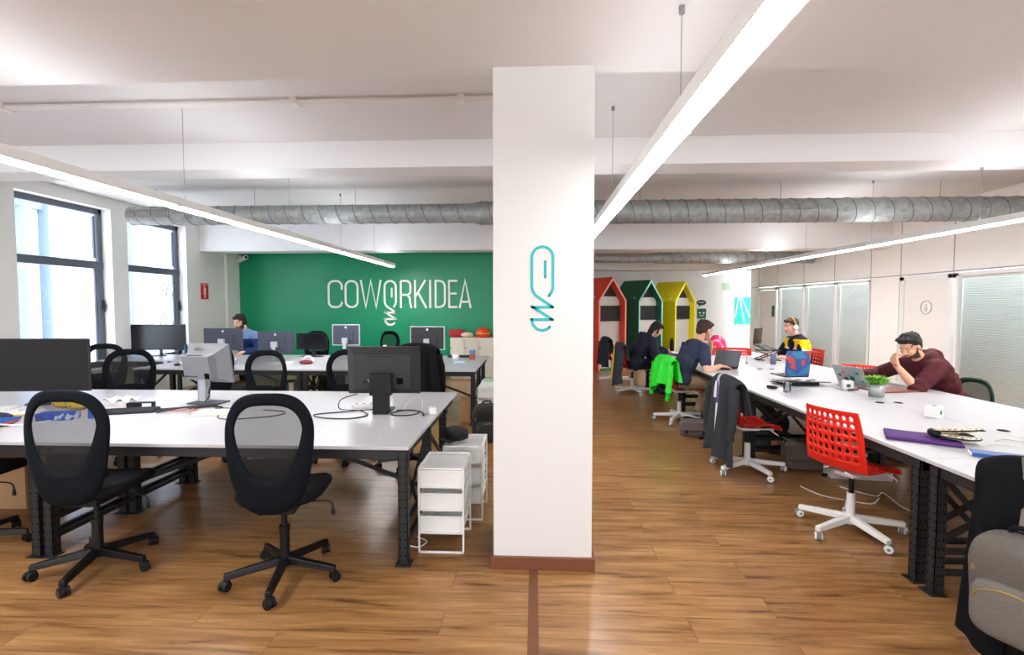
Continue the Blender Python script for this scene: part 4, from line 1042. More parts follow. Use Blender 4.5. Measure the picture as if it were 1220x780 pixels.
# ================================================================ DRAWER UNITS
M_WMESH = mesh_fabric('white_wire_mesh', (242, 242, 240), .006, .32)
def make_drawers():
    W, D, H = .30, .35, .56; e = empty('drawer_unit'); r = .006
    q = MB()
    for x in (r, W - r):
        q.beam((x, r, 0), (x, r, H), .012, .012); q.beam((x, D - r, 0.0), (x, D - r, H), .012, .012)
        q.beam((x, 0, H - .006), (x, D, H - .006), .012, .012)
        for z in (.19, .35, .51): q.beam((x, 0, z + .02), (x, D, z + .02), .008, .008)
    for y in (r, D - r): q.beam((0, y, .006), (W, y, .006), .012, .012); q.beam((0, y, H - .006), (W, y, H - .006), .012, .012)
    q.build('frame', M_WMETAL, e, bevel=.002)
    q = MB(); q.bx(.01, W - .01, .01, D - .01, H - .008, H - .006); q.build('top_panel', M_WMESH, e)
    for z in (.135, .285, .435):
        q = MB(); h = .105
        q.bx(.018, W - .018, .004, .006, z, z + h); q.bx(.018, W - .018, D - .012, D - .01, z, z + h); q.bx(.018, .02, .004, D - .01, z, z + h); q.bx(W - .02, W - .018, .004, D - .01, z, z + h); q.bx(.018, W - .018, .004, D - .01, z, z + .002)
        d = q.build('drawer', M_WMESH, e)
        q = MB()
        for zz in (z, z + h):
            q.beam((.015, 0.0, zz), (W - .015, 0.0, zz), .008, .010); q.beam((.016, 0, zz), (.016, D - .01, zz), .006, .007); q.beam((W - .016, 0, zz), (W - .016, D - .01, zz), .006, .007); q.beam((.015, D - .01, zz), (W - .015, D - .01, zz), .006, .007)
        for x in (.016, W - .016): q.beam((x, 0, z), (x, 0, z + h), .008, .008)
        q.build('drawer_rim', M_WMETAL, d)
    return e
du = make_drawers(); tag(du, '', 'drawer unit')
DU = [(-.745, 3.055, 0, 'white wire mesh drawer unit nearest the viewer, with red things in its top drawer'),
      (-.675, 3.545, 0, 'white mesh drawer unit behind the nearest one, a black cloth hat lying on it'),
      (-.715, 6.12, 0, 'far white drawer unit by the second row desk, half hidden by the column')]
for i, (x, y, a, lb) in enumerate(DU):
    o = du if i == 0 else copy_tree(du); place(o, (x, y, 0), a, lb, 'white mesh drawer units')
q = MB(); q.ell((-.60, 3.2, .457), (.05, .035, .016), (0, .2, .4)); q.ell((-.56, 3.22, .462), (.03, .02, .014)); tag(q.build('red_pouch', mat('pouch_red', (196, 32, 36), .6)), 'small red pouch in the top mesh drawer of the nearest unit', 'pouch')
q = MB(); q.grid(lambda u, v: (-.71 + u * .22, 3.09 + v * .2, .452 + .02 * sin(9 * u + 4 * v) * sin(7 * v)), 12, 10, .003); tag(q.build('crumpled_plastic_bag', mat('pale_plastic', (226, 222, 222), .4)), 'crumpled pale plastic bag in the top drawer of the nearest unit', 'bag')
q = MB(); q.bx(-.62, -.42, 3.62, 3.80, .438, .49); tag(q.build('cardboard_box', mat('cardboard', (176, 138, 98), .8, noise=.08), bevel=.003), 'small cardboard box inside the drawer unit under the black hat', 'box')

# ================================================================ LOCKERS, green wall end
M_LOCK = mat('locker_beige', (222, 218, 204), .5)
e = empty('locker_cabinet', (-1.82, 10.5, 0), 0, 'low beige locker cabinet standing against the green wall', 'locker')
q = MB(); q.bx(0, 1.26, .02, .48, .04, .90); q.bx(.02, 1.24, .05, .45, 0, .04); q.build('body', M_LOCK, e, bevel=.004)
for i in range(4):
    for j in range(2):
        q = MB(); q.bx(.008 + i * .313, .305 + i * .313, 0, .02, .05 + j * .425, .465 + j * .425); d = q.build('door', mat('locker_door_%d' % ((i + j) % 2), (226, 222, 208) if (i + j) % 2 else (214, 209, 194), .5), e, bevel=.003)
        q = MB(); q.cyl((.03 + i * .313, -.012, .26 + j * .425), (.03 + i * .313, 0, .26 + j * .425), .014, n=12); q.build('lock', M_BMETAL, d)

# ================================================================ BOOTHS
def booth(loc, rz, w, cout, cedge, cname, lb):
    D = 1.0; ze, za = 1.73, 2.31; e = empty('house_shaped_booth', loc, rz, lb, 'booth', 'house shaped phone booths')
    M1 = mat(cname + '_booth_side', cout, .5); M2 = mat(cname + '_booth_edge', cedge, .5)
    t = .045
    q = MB(); q.bx(0, t, .012, D, 0, ze); q.build('side_wall', M1, e); q = MB(); q.bx(w - t, w, .012, D, 0, ze); q.build('side_wall', M1, e)
    for s_ in (0, 1):
        x0 = 0 if s_ == 0 else w
        q = MB(); sg = 1 if s_ == 0 else -1
        q.prism([(x0, ze), (w / 2, za), (w / 2, za - .075), (x0 + sg * t, ze - .01)] if s_ == 0 else [(w / 2, za), (x0, ze), (x0 + sg * t, ze - .01), (w / 2, za - .075)], .012, D, 0, 'xz'); q.build('roof_slope', M1, e)
    q = MB()
    q.bx(0, t, 0, .014, 0, ze); q.bx(w - t, w, 0, .014, 0, ze)
    q.prism([(0, ze), (w / 2, za), (w / 2, za - .075), (t, ze - .01)], 0, .014, 0, 'xz'); q.prism([(w / 2, za), (w, ze), (w - t, ze - .01), (w / 2, za - .075)], 0, .014, 0, 'xz'); q.build('front_edge', M2, e)
    q = MB(); q.bx(t, w - t, .20, .23, 0, ze + .10); q.build('back_panel', mat('booth_inner_grey', (196, 194, 188), .8), e)
    q = MB(); q.prism([(t + .075, ze + .10), (w / 2, za - .076), (w - t - .075, ze + .10)], .20, .23, 0, 'xz'); q.build('gable_panel', mat('booth_black_panel', (34, 32, 33), .8), e)
    q = MB(); q.bx(t, w - t, .17, .20, 1.21, 1.60); q.build('acoustic_panel', mat('booth_black_panel', (34, 32, 33), .8), e)
    q = MB(); q.bx(t, w - t, .02, .20, 0, .03); q.build('floor_panel', mat('booth_green_floor', (44, 120, 60), .8), e)
    return e
booth((1.58, 11.9, 0), R(37), .96, (222, 74, 50), (236, 146, 132), 'red', 'red house shaped booth, half hidden by the column')
booth((2.83, 13.25, 0), R(37), .98, (22, 98, 74), (134, 214, 196), 'green', 'dark green house shaped booth with a mint edge, between the red and the yellow one')
booth((4.05, 14.15, 0), R(37), .95, (214, 200, 10), (244, 236, 96), 'yellow', 'yellow house shaped booth, last of the row')
# ================================================================ MONITORS AND DESK THINGS
M_MON = mat('monitor_black', (20, 21, 24), .4); M_MONG = mat('monitor_grey', (116, 118, 122), .5); M_BLUEG = mat('monitor_blue_grey', (62, 68, 84), .4)
M_SIL = mat('stand_silver', (196, 198, 202), .35, metal=.5)
def stand_plain(e, zc, ybk, m, base=(.24, .18)):
    q = MB(); q.box((0, ybk + .02, zc / 2 + .01), (.05, .02, zc)); q.box((0, ybk, zc), (.09, .05, .09)); q.build('stand_column', m, e, bevel=.004)
    q = MB(); q.lathe([(0, 0), (1, 0), (1, .008), (.9, .014), (0, .016)], n=28)
    q.v = [(x * base[0] / 2, y * base[1] / 2 + .02, z) for x, y, z in q.v]; q.build('stand_base', m, e)
def monitor(loc, rz, w, h, zb, label, body=M_MON, back=M_MON, stand=M_MON, style='flat', group=None, tilt=0, edge=None):
    """screen faces local -y; origin on the desk; zb: height of the lower edge"""
    e = empty('computer_monitor', loc, rz, label, 'monitor', group)
    zc = zb + h / 2
    p = empty('display', (0, 0, zc)); p.parent = e; p.rotation_euler = (tilt, 0, 0)
    q = MB(); q.box((0, .014, 0), (w, .026, h)); f = q.build('casing', edge or body, e, bevel=.005, loc=(0, 0, zc), rot=(tilt, 0, 0)); bpy.data.objects.remove(p)
    q = MB(); q.box((0, -.0005, 0), (w - .024, .003, h - .024)); q.build('screen', M_SCREEN, f)
    q = MB()
    if style == 'flat':
        q.box((0, .0285, 0), (w - .03, .006, h - .03)); q.box((0, .037, -.01), (w * .55, .022, h * .5))
        q.build('back_cover', back, f, bevel=.006)
        q = MB(); q.cyl((0, .033, h * .36), (0, .0335, h * .36), .02, n=20); q.build('round_logo', M_SIL, f)
    else:
        # stepped old style back: raised plateau with slanting flanks
        def fr(a, b, y): return [(-a, y, -b), (a, y, -b), (a, y, b), (-a, y, b)]
        d = .05 if style == 'hp' else .15
        k = .86 if style == 'hp' else .72
        vs = fr(w / 2 * .985, h / 2 * .985, .026) + fr(w / 2 * .95, h / 2 * .93, .034) + fr(w / 2 * k * .95, h / 2 * k * .9, .034 + d * .5) + fr(w / 2 * k * .9, h / 2 * k * .82, .034 + d)
        q.add(vs, [(4 * i + j, 4 * i + (j + 1) % 4, 4 * (i + 1) + (j + 1) % 4, 4 * (i + 1) + j) for i in range(3) for j in range(4)] + [(12, 13, 14, 15), (3, 2, 1, 0)])
        q.build('back_cover', back, f, bevel=.004)
        yb = .034 + d
        q = MB()
        for i in range(9): q.box((-w * .18 + i * w * .045, yb - .001, h * .32), (.012, .004, .006))
        for i in range(7): q.box((w * .02 + i * .022, yb - .001, -h * .22), (.012, .004, .014))
        q.box((-w * .24, yb - .001, -h * .2), (.05, .004, .05)); q.build('ports_and_vents', M_HOLE, f)
    return e, f
# wide dark monitor, near left
e, f = monitor((-4.30, 4.02, TH), R(6), .84, .46, .115, 'large flat dark monitor on the near desk, cut by the left edge')
stand_plain(e, .2, .07, M_MON)
# grey boxy monitor seen from behind
e, f = monitor((-2.86, 4.20, TH), R(171), .41, .35, .18, 'grey boxy monitor seen from behind, raised on a tall flat stand', M_MONG, M_MONG, M_MONG, 'dell', tilt=R(-9))
q = MB(); q.bx(-.045, .045, .11, .125, .03, .36); q.bx(-.045, -.03, .08, .125, .03, .36); q.bx(.03, .045, .08, .125, .03, .36); q.box((0, .12, .33), (.09, .09, .05)); q.build('stand_column', M_SIL, e, bevel=.003)
q = MB(); q.bx(-.14, .14, -.04, .15, 0, .014); q.build('stand_base', mat('stand_dark_grey', (72, 74, 78), .5), e, bevel=.005)
q = MB()    # DELL lettering on the slanting top of the housing
def txt(mb, s_, x0, z0, w, h, st, y):
    G = {'D': [[(0, 0), (0, 1), (.6, 1), (1, .7), (1, .3), (.6, 0), (0, 0)]], 'E': [[(1, 1), (0, 1), (0, 0), (1, 0)], [(0, .5), (.8, .5)]], 'L': [[(0, 1), (0, 0), (1, 0)]], 'H': [[(0, 0), (0, 1)], [(1, 0), (1, 1)], [(0, .5), (1, .5)]], 'P': [[(0, 0), (0, 1), (1, 1), (1, .5), (0, .5)]]}
    for i, c in enumerate(s_):
        for p in G[c]: mb.ribbon([(x0 + i * w * 1.35 + a * w, z0 + b * h) for a, b in p], st, y, .002)
txt(q, 'DELL', 0, 0, .02, .026, .006, 0)
q.build('maker_lettering', mat('logo_dark', (44, 46, 50), .5), f, loc=(.052, .123, .142), rot=(R(-52), 0, pi))
q = MB(); q.tube(smoothpath([(-.1, .15, -.1), (-.12, .19, -.16), (-.10, .2, -.25), (-.02, .17, -.31)], 6), .005, 6); q.cap((-.115, .19, -.17), (-.11, .2, -.21), .009); q.cap((.02, .145, .02), (.06, .17, .03), .014); q.build('monitor_cable', M_CABLE, f)
# black monitor seen from behind, near desk
e, f = monitor((-1.22, 3.92, TH), R(183), .585, .385, .145, 'black monitor seen from behind on the near desk, beside loose black cables', M_MON, mat('monitor_back_black', (34, 35, 38), .45), M_MON, 'hp', tilt=R(-4))
q = MB(); q.bx(-.062, .062, .085, .15, 0, .26); q.box((0, .12, .235), (.17, .07, .17)); q.bx(-.045, .045, .15, .153, .18, .225, 1); q.build('stand_column', [M_BPLAST, M_MON], e, bevel=.006)
q = MB(); q.bx(-.06, .06, -.10, .16, 0, .012); q.build('stand_base', M_BPLAST, e, bevel=.004)
q = MB(); q.cyl((0, .1506, .20), (0, .1525, .20), .013, n=18); txt(q, 'HP', -.0085, .194, .006, .012, .002, .1506); q.build('round_logo', M_SIL, e)
q = MB(); q.bx(.03, .20, .132, .134, .16, .19); q.build('port_stickers', mat('sticker_pale', (190, 192, 196), .6), f, loc=(-.08, -.05, -.25))
# second row
g2 = 'monitors on the second row of desks'
e, f = monitor((-6.42, 8.02, TH), R(4), .93, .44, .10, 'wide black monitor facing the viewer in front of the far window'); stand_plain(e, .2, .06, M_MON)
e, f = monitor((-4.86, 7.42, TH), R(180 + 4), .60, .35, .16, 'blue grey monitor seen from behind, left of the man at the green wall', M_BLUEG, M_BLUEG, M_SIL); stand_plain(e, .3, .075, M_SIL)
e, f = monitor((-4.01, 7.40, TH), R(180 + 2), .56, .34, .12, 'blue grey monitor seen from behind, right of the man at the green wall', M_BLUEG, M_BLUEG, M_SIL); stand_plain(e, .26, .075, M_SIL)
e, f = monitor((-3.74, 8.02, TH), R(-3), .54, .28, .12, 'black flat monitor facing the viewer beside the blue grey monitors'); stand_plain(e, .2, .06, M_MON, (.4, .14))
e, f = monitor((-3.02, 7.72, TH), R(180), .45, .34, .22, 'small monitor with silver rim seen from behind, left of the black chair at the wall', M_BLUEG, M_BLUEG, M_SIL, edge=M_SIL); stand_plain(e, .3, .075, M_SIL)
e, f = monitor((-1.66, 7.55, TH), R(180 - 3), .55, .37, .17, 'black monitor with silver rim seen from behind, left of the lockers', M_MON, mat('monitor_back_black', (34, 35, 38), .45), M_SIL, edge=M_SIL); stand_plain(e, .3, .075, M_SIL)

def keyboard(loc, rz, label, m=M_BPLAST, w=.44, d=.14):
    e = empty('keyboard', loc, rz, label, 'keyboard'); q = MB()
    q.add([(-w / 2, -d / 2, 0), (w / 2, -d / 2, 0), (w / 2, d / 2, 0), (-w / 2, d / 2, 0), (-w / 2, -d / 2, .010), (w / 2, -d / 2, .010), (w / 2, d / 2, .024), (-w / 2, d / 2, .024)], [(3, 2, 1, 0), (4, 5, 6, 7), (0, 1, 5, 4), (1, 2, 6, 5), (2, 3, 7, 6), (3, 0, 4, 7)])
    q.build('body', m, e, bevel=.003)
    q = MB(); nx = int(w / .021)
    for j in range(5):
        for i in range(nx):
            y = -d / 2 + .018 + j * (d - .036) / 4; z = .010 + (y + d / 2) / d * .014
            q.box((-w / 2 + .016 + i * (w - .032) / (nx - 1), y, z + .004), (.016, .017, .008))
    q.build('keys', mat('key_dark', (46, 47, 50), .5), e)
    return e
keyboard((-3.28, 3.74, TH), R(20), 'black keyboard at an angle on the near desk, right of the blue striped packet')
keyboard((-4.22, 3.44, TH), R(10), 'black keyboard below the wide monitor, mostly behind the left foreground chair')
keyboard((-1.22, 8.08, TH), R(0), 'black keyboard on the far edge of the second row desk before the lockers')
keyboard((-4.75, 6.95, TH), R(3), 'black keyboard on the second row desk behind the grey monitor')
# clutter, near left
def tbox(name, loc, dims, rz, m, label, cat, bev=.003, kidsf=None):
    q = MB(); q.bx(-dims[0] / 2, dims[0] / 2, -dims[1] / 2, dims[1] / 2, 0, dims[2]); o = q.build(name, m, bevel=bev, loc=loc, rot=(0, 0, rz)); tag(o, label, cat); return o
o = tbox('snack_packet', (-3.60, 3.50, TH), (.24, .10, .055), R(12), pattern_mat('blue_stripe_packet', [(0, (24, 70, 170)), (.45, (30, 84, 190)), (.62, (206, 220, 240))], 14, 'noise'), 'blue and white striped packet on the near desk seen through the left chair', 'packet')
o = tbox('blue_box', (-3.36, 3.56, TH), (.075, .06, .07), R(10), pattern_mat('blue_logo_box', [(0, (30, 90, 200)), (.5, (40, 110, 210)), (.66, (236, 120, 40))], 22, 'noise'), 'small blue box with an orange patch beside the black keyboard', 'box')
o = tbox('label_box', (-3.30, 3.92, TH), (.20, .05, .05), R(12), M_BPLAST, 'flat black box with a white label behind the black keyboard', 'box')
q = MB(); q.bx(.02, .09, -.0265, -.025, .008, .042); q.build('paper_label', M_PAPER, o)
yl = pattern_mat('yellow_candy_bag', [(0, (40, 40, 60)), (.3, (232, 190, 20)), (.55, (240, 206, 40)), (.66, (60, 80, 160))], 30, 'noise')
for i, (x, y, s_, lb) in enumerate(((-3.98, 3.92, .9, 'yellow and dark crinkled snack bag on the near desk, left one of two'), (-3.78, 3.86, 1.0, 'yellow and dark crinkled snack bag on the near desk, right one of two'))):
    q = MB(); q.ell((0, 0, .045), (.085, .055, .045), n=20, k=12, e=.8); q.grid(lambda u, v: (-.085 + .17 * u, -.01 + .008 * sin(40 * u), .05 + .05 * v), 20, 3, .003)
    tag(q.build('snack_bag', yl, loc=(x, y, TH), rot=(0, 0, .3 * i)), lb, 'bag', 'yellow snack bags')
q = MB(); q.grid(lambda u, v: (u * .22 - .11, v * .16 - .08, .05 + .02 * sin(11 * u) * cos(9 * v)), 14, 12, .003); q.box((0, 0, .02), (.16, .12, .04))
tag(q.build('crumpled_plastic_bag', mat('pale_plastic', (226, 222, 222), .4), loc=(-3.58, 4.05, TH)), 'crumpled whitish plastic bag on the near desk behind the snack bags', 'bag')
cols = [((28, 74, 150), 'blue magazine topmost of the pile at the left edge of the near desk'), ((196, 60, 40), 'red edged magazine under the blue one at the left edge'), ((30, 34, 48), 'dark folder at the bottom of the pile at the left edge'), ((228, 226, 220), 'white paper pad lying beside the magazine pile at the left edge')]
for k, (c, lb) in enumerate(cols):
    z = TH + (.026 - .013 * k if k < 3 else 0)
    q = MB(); q.bx(-.15, .15, -.105, .105, 0, .012); tag(q.build('magazine' if k < 3 else 'paper_pad', mat('cover_%d' % k, c, .4), loc=(-3.92 + (.0 if k < 3 else -.36), 3.28 if k < 3 else 3.62, z), rot=(0, 0, R(14 + 9 * k)), bevel=.002), lb, 'magazine' if k < 3 else 'paper')
q = MB(); q.tube(smoothpath([(-4.2, 3.16, TH + .006), (-4.0, 3.12, TH + .045), (-3.8, 3.16, TH + .05), (-3.65, 3.3, TH + .006), (-3.6, 3.6, TH + .006)], 6), .006, 6); tag(q.build('thick_white_cable', M_WCABLE), 'thick white cable lying over the magazines at the left edge', 'cable')
# cables
def cable(pts, r, label, m=M_CABLE, closed=False, name='cable', plug=None):
    q = MB(); q.tube(smoothpath(pts, 7), r, 6)
    if plug: q.cap(pts[plug], (Vector(pts[plug]) + (Vector(pts[plug + 1 if plug >= 0 else plug - 1]) - Vector(pts[plug])).normalized() * .03), .011, .008)
    return tag(q.build(name, m), label, 'cable')
z = TH + .005
cable([(-1.50, 4.06, TH + .11), (-1.62, 4.0, TH + .07), (-1.60, 3.93, z), (-1.42, 3.88, z), (-1.30, 3.72, z), (-1.40, 3.60, z), (-1.62, 3.62, z), (-1.72, 3.72, z), (-1.55, 3.82, z), (-1.36, 3.86, z + .01), (-1.28, 3.95, z)], .0048, 'black looped cable lying left of the square monitor stand')
cable([(-1.12, 3.90, z), (-1.0, 3.92, z), (-.92, 3.84, z), (-.96, 3.74, z), (-1.08, 3.72, z), (-1.13, 3.80, z), (-1.04, 3.87, z + .008), (-.9, 3.83, z + .006), (-.86, 3.73, z)], .0048, 'black coiled cable right of the square monitor stand')
cable([(-1.08, 3.95, z), (-1.06, 4.12, TH + .05), (-.98, 4.18, TH + .06), (-.93, 4.02, z)], .003, 'thin pale cable arching behind the coiled black cable', M_WCABLE)
q = MB()
for k in range(5): q.tube(smoothpath([(-3.12 + .04 * k, 3.86 - .05 * k, z + .004 * k), (-2.95 + .02 * k, 3.90 - .02 * k, z + .006 + .004 * k), (-2.80, 3.98 - .03 * k, z + .01), (-2.62 - .03 * k, 3.96 + .02 * k, z)], 5), .0055, 6)
tag(q.build('cable_bundle', M_CABLE), 'tangled bundle of black cables at the foot of the grey monitor', 'cables')
cable([(-2.98, 3.82, z), (-2.84, 3.78, z + .01), (-2.70, 3.80, z), (-2.88, 3.86, z + .014), (-3.0, 3.78, z)], .004, 'thin orange and red wire among the black cables', mat('orange_wire', (214, 110, 70), .5))
cable([(-2.96, 3.80, z), (-3.02, 3.68, z), (-2.93, 3.60, z), (-2.98, 3.50, z)], .003, 'thin white cord trailing to the desk front from the cable bundle', M_WCABLE)
cable([(-2.66, 3.92, z), (-2.50, 3.90, z), (-2.44, 3.62, z), (-2.28, 3.54, z), (-2.02, 3.66, z), (-2.0, 3.8, z), (-2.22, 3.88, z)], .004, 'thin dark cord curving across the near desk behind the middle chair', M_CABLE)
o = tbox('white_charger', (-2.52, 3.72, TH), (.30, .14, .028), R(6), mat('cream_plastic', (238, 232, 212), .5), 'flat cream box behind the middle foreground chair on the near desk', 'box', .006)
def adapter(loc, rz, label):
    q = MB(); q.box((0, 0, .028), (.055, .075, .055)); q.cyl((0, -.037, .03), (0, -.062, .03), .018, n=16); q.cyl((.0, .04, .03), (0, .075, .02), .010, n=10); tag(q.build('plug_adapter', WHITE, bevel=.008, loc=loc, rot=(0, 0, rz)), label, 'plug adapter')
adapter((-.80, 3.80, TH), R(20), 'white plug adapter near the right corner of the near left desk'); 
q = MB(); q.box((0, 0, .018), (.26, .045, .035));
for k in range(4): q.cyl((-.09 + k * .06, 0, .0355), (-.09 + k * .06, 0, .037), .016, n=16, m=1)
tag(q.build('power_strip', [WHITE, M_RUBBER], bevel=.005, loc=(-1.40, 4.02, TH), rot=(0, 0, R(8))), 'short white power strip on the desk, left of the square monitor stand', 'power strip')
for k, (x, y, a, lb) in enumerate(((-4.28, 3.66, .5, 'white paper sheet nearest the left edge under the wide monitor'), (-4.42, 3.80, -.3, 'white paper sheet close below the wide monitor'), (-4.05, 3.70, 1.0, 'white paper sheet between the yellow bags and the magazine pile'))):
    q = MB(); q.grid(lambda u, v: (u * .21 - .105, v * .29 - .145, .004 + .006 * sin(3 * u + 2 * v + k)), 6, 6, .001); tag(q.build('paper_sheet', M_PAPER, loc=(x, y, TH + .001 * k), rot=(0, 0, a)), lb, 'paper')
for k, (x, y, a, c, cn) in enumerate(((-4.0, 3.56, .3, (220, 170, 40), 'yellow'), (-4.15, 3.50, 1.1, (40, 90, 190), 'blue'), (-4.22, 3.58, -.4, (220, 70, 60), 'red'))):
    q = MB(); q.cyl((-.07, 0, .005), (.07, 0, .005), .0045, n=8); q.cyl((.07, 0, .005), (.082, 0, .005), .004, .0008, 8); tag(q.build('pen', mat('pen_' + cn, c, .4), loc=(x, y, TH + .010), rot=(0, 0, a)), cn + ' pen lying among the papers near the left edge', 'pen')
q = MB(); q.ell((0, 0, .03), (.13, .07, .03), n=22, k=10, e=.8); tag(q.build('dark_pencil_case', mat('case_navy', (22, 30, 52), .7, bump=.4, nscale=60), loc=(-4.06, 3.16 + .25, TH), rot=(0, 0, .4)), 'dark navy pencil case behind the magazine pile at the left edge', 'pencil case')
# second row clutter
def cup(loc, r, h, m, label, cat='cup', name='cup'):
    q = MB(); q.lathe([(0, 0), (r * .8, 0), (r, h), (r * .92, h), (r * .74, .006), (0, .006)]); tag(q.build(name, m, loc=loc), label, cat)
q = MB(); q.cyl((0, 0, 0), (0, 0, .09), .045, n=20); q.cyl((0, 0, .09), (0, 0, .15), .05, n=20, m=1); tag(q.build('jar', [mat('jar_brown', (168, 84, 52), .4), mat('jar_blue', (96, 130, 190), .4)], loc=(-.98, 7.72, TH)), 'brown jar with blue top at the right end of the second row desk', 'jar')
cup((-1.22, 7.55, TH), .06, .10, WHITE, 'white cup on the second row desk near the brown jar')
cup((-1.50, 7.5, TH), .045, .08, WHITE, 'small white cup left of the white cup on the second row desk')
tbox('tissue_box', (-1.12, 7.25, TH), (.16, .12, .03), .2, mat('pale_blue_card', (186, 208, 236), .6), 'pale blue flat packet at the right end of the second row desk', 'box')
q = MB(); q.cyl((0, 0, 0), (0, 0, .2), .035, n=18); q.cyl((0, 0, .2), (0, 0, .235), .026, n=14, m=1); tag(q.build('water_bottle', [mat('bottle_blue', (120, 180, 226), .2), mat('bottle_cap_white', (230, 236, 244), .4)], loc=(-2.36, 7.6, TH)), 'light blue water bottle before the small chair at the green wall', 'bottle')
q = MB(); q.ell((0, 0, .03), (.11, .05, .03)); q.tube(smoothpath([(-.06, 0, .05), (0, 0, .11), (.08, 0, .10), (.11, 0, .03)], 5), .012, 7, 1); tag(q.build('headset', [mat('dark_red_cloth', (120, 44, 52), .7), WHITE], loc=(-3.35, 7.0, TH)), 'dark red and white gadget lying before the black flat monitor', 'headset')
cup((-4.38, 6.9, TH), .045, .10, mat('steel_mug', (170, 176, 186), .3, metal=.6), 'steel mug on the second row desk behind the grey monitor')
for k, (x, lb) in enumerate(((-3.78, 'white paper stack on the second row desk under the black flat monitor'), (-5.15, 'white paper sheet on the second row desk near the wide monitor'))):
    q = MB(); q.bx(-.15, .15, -.1, .1, 0, .012); tag(q.build('paper_sheets', M_PAPER, loc=(x, 7.1, TH), rot=(0, 0, .3)), lb, 'paper')
q = MB(); q.cyl((0, 0, 0), (0, 0, .2), .032, n=16); q.cyl((0, 0, .2), (0, 0, .23), .018, n=12); tag(q.build('drink_bottle', mat('bottle_navy', (40, 60, 96), .3), loc=(-5.72, 7.75, TH)), 'dark blue bottle right of the wide monitor by the far window', 'bottle')
q = MB(); q.cyl((0, 0, 0), (0, 0, .07), .025, n=14); tag(q.build('pill_box', mat('mauve_plastic', (214, 190, 224), .5), loc=(-5.3, 6.75, TH)), 'small mauve tub on the left end of the second row desk', 'tub')
q = MB(); q.ell((0, 0, .018), (.035, .055, .018)); tag(q.build('mouse', M_BPLAST, loc=(-5.1, 6.72, TH)), 'black mouse on the left end of the second row desk', 'mouse')
# things on the lockers
q = MB(); q.ell((0, 0, .09), (.19, .11, .09), e=.7); tag(q.build('red_bag', mat('bag_red', (176, 40, 40), .7, noise=.2), loc=(-1.98 + .28, 10.72, .9)), 'red bag lying on the lockers behind the silver rimmed monitor', 'bag')
q = MB(); q.ell((0, 0, .06), (.14, .09, .06)); tag(q.build('folded_cloth', mat('cloth_cream', (226, 196, 176), .8), loc=(-1.46, 10.62, .9)), 'cream folded cloth on the lockers beside the red bag', 'cloth')
q = MB(); q.lathe([(0, 0), (.15, .0), (.165, .06), (.15, .14), (.09, .21), (0, .235)]); q.tube([(.155 * cos(t), .155 * sin(t), .09) for t in [2 * pi * i / 24 for i in range(24)]], .012, 6, 1, True); tag(q.build('sports_helmet', [mat('helmet_red', (220, 70, 36), .4), mat('helmet_yellow', (240, 190, 30), .4)], loc=(-1.12, 10.7, .9)), 'red and yellow helmet on top of the lockers', 'helmet')
q = MB(); q.cyl((0, 0, 0), (0, 0, .07), .05, n=16); q.cyl((0, 0, .07), (0, 0, .13), .02, n=12); tag(q.build('black_gadget', M_BPLAST, loc=(-.84, 10.7, .9)), 'small black gadget on the lockers near the column', 'gadget')
# under and beside the left desks
def pc(loc, rz, label):
    e = empty('computer_tower', loc, rz, label, 'computer'); q = MB(); q.bx(-.09, .09, -.2, .2, 0, .40); q.build('case', M_BPLAST, e, bevel=.006)
    q = MB(); q.bx(-.08, .08, -.206, -.2, .02, .38); q.build('front_panel', mat('pc_front_grey', (58, 60, 64), .4), e); q = MB(); q.cyl((0, -.212, .34), (0, -.205, .34), .012, n=14); q.build('power_button', M_SIL, e)
pc((-2.95, 6.74, 0), 0, 'black computer tower under the second row desk, left of the folders'); pc((-2.2, 6.74, 0), .0, 'black computer tower under the second row desk, below the silver rimmed monitor')
for k, (c, n_) in enumerate((((70, 150, 90), 'green'), ((214, 140, 50), 'orange'), ((60, 80, 120), 'blue'), ((210, 206, 196), 'cream'))):
    q = MB(); q.bx(-.035, .035, -.14, .14, 0, .31); o = q.build('ring_binder', mat('binder_' + n_, c, .6), loc=(-3.68 + k * .08, 6.86, .2)); tag(o, n_ + ' ring binder standing in the shelf box under the second row desk', 'binder', 'binders under the second row desk')
q = MB(); q.bx(-3.76, -3.36, 6.68, 7.02, 0, .2); tag(q.build('shelf_box', mat('cardboard', (176, 138, 98), .8, noise=.08), bevel=.004), 'cardboard box under the second row desk that carries the ring binders', 'box')
for lo, di, lb in (((-4.25, 3.75, 0), (.5, .34, .36), 'cardboard box under the near desk at the left edge'), ((-4.9, 7.42, 0), (.6, .28, .4), 'cardboard box on the floor under the second row desk by the window'), ((-.95, 6.74, 0), (.14, .3, .30), 'brown cardboard box beside the right end of the second row desk')):
    tbox('cardboard_box', lo, di, .05, mat('cardboard', (176, 138, 98), .8, noise=.08), lb, 'box')
tbox('white_carton', (-.62, 6.58 - .08, 0), (.12, .10, .24), .0, WHITE, 'small white carton with printing between the cardboard box and the backpack', 'box') if False else None
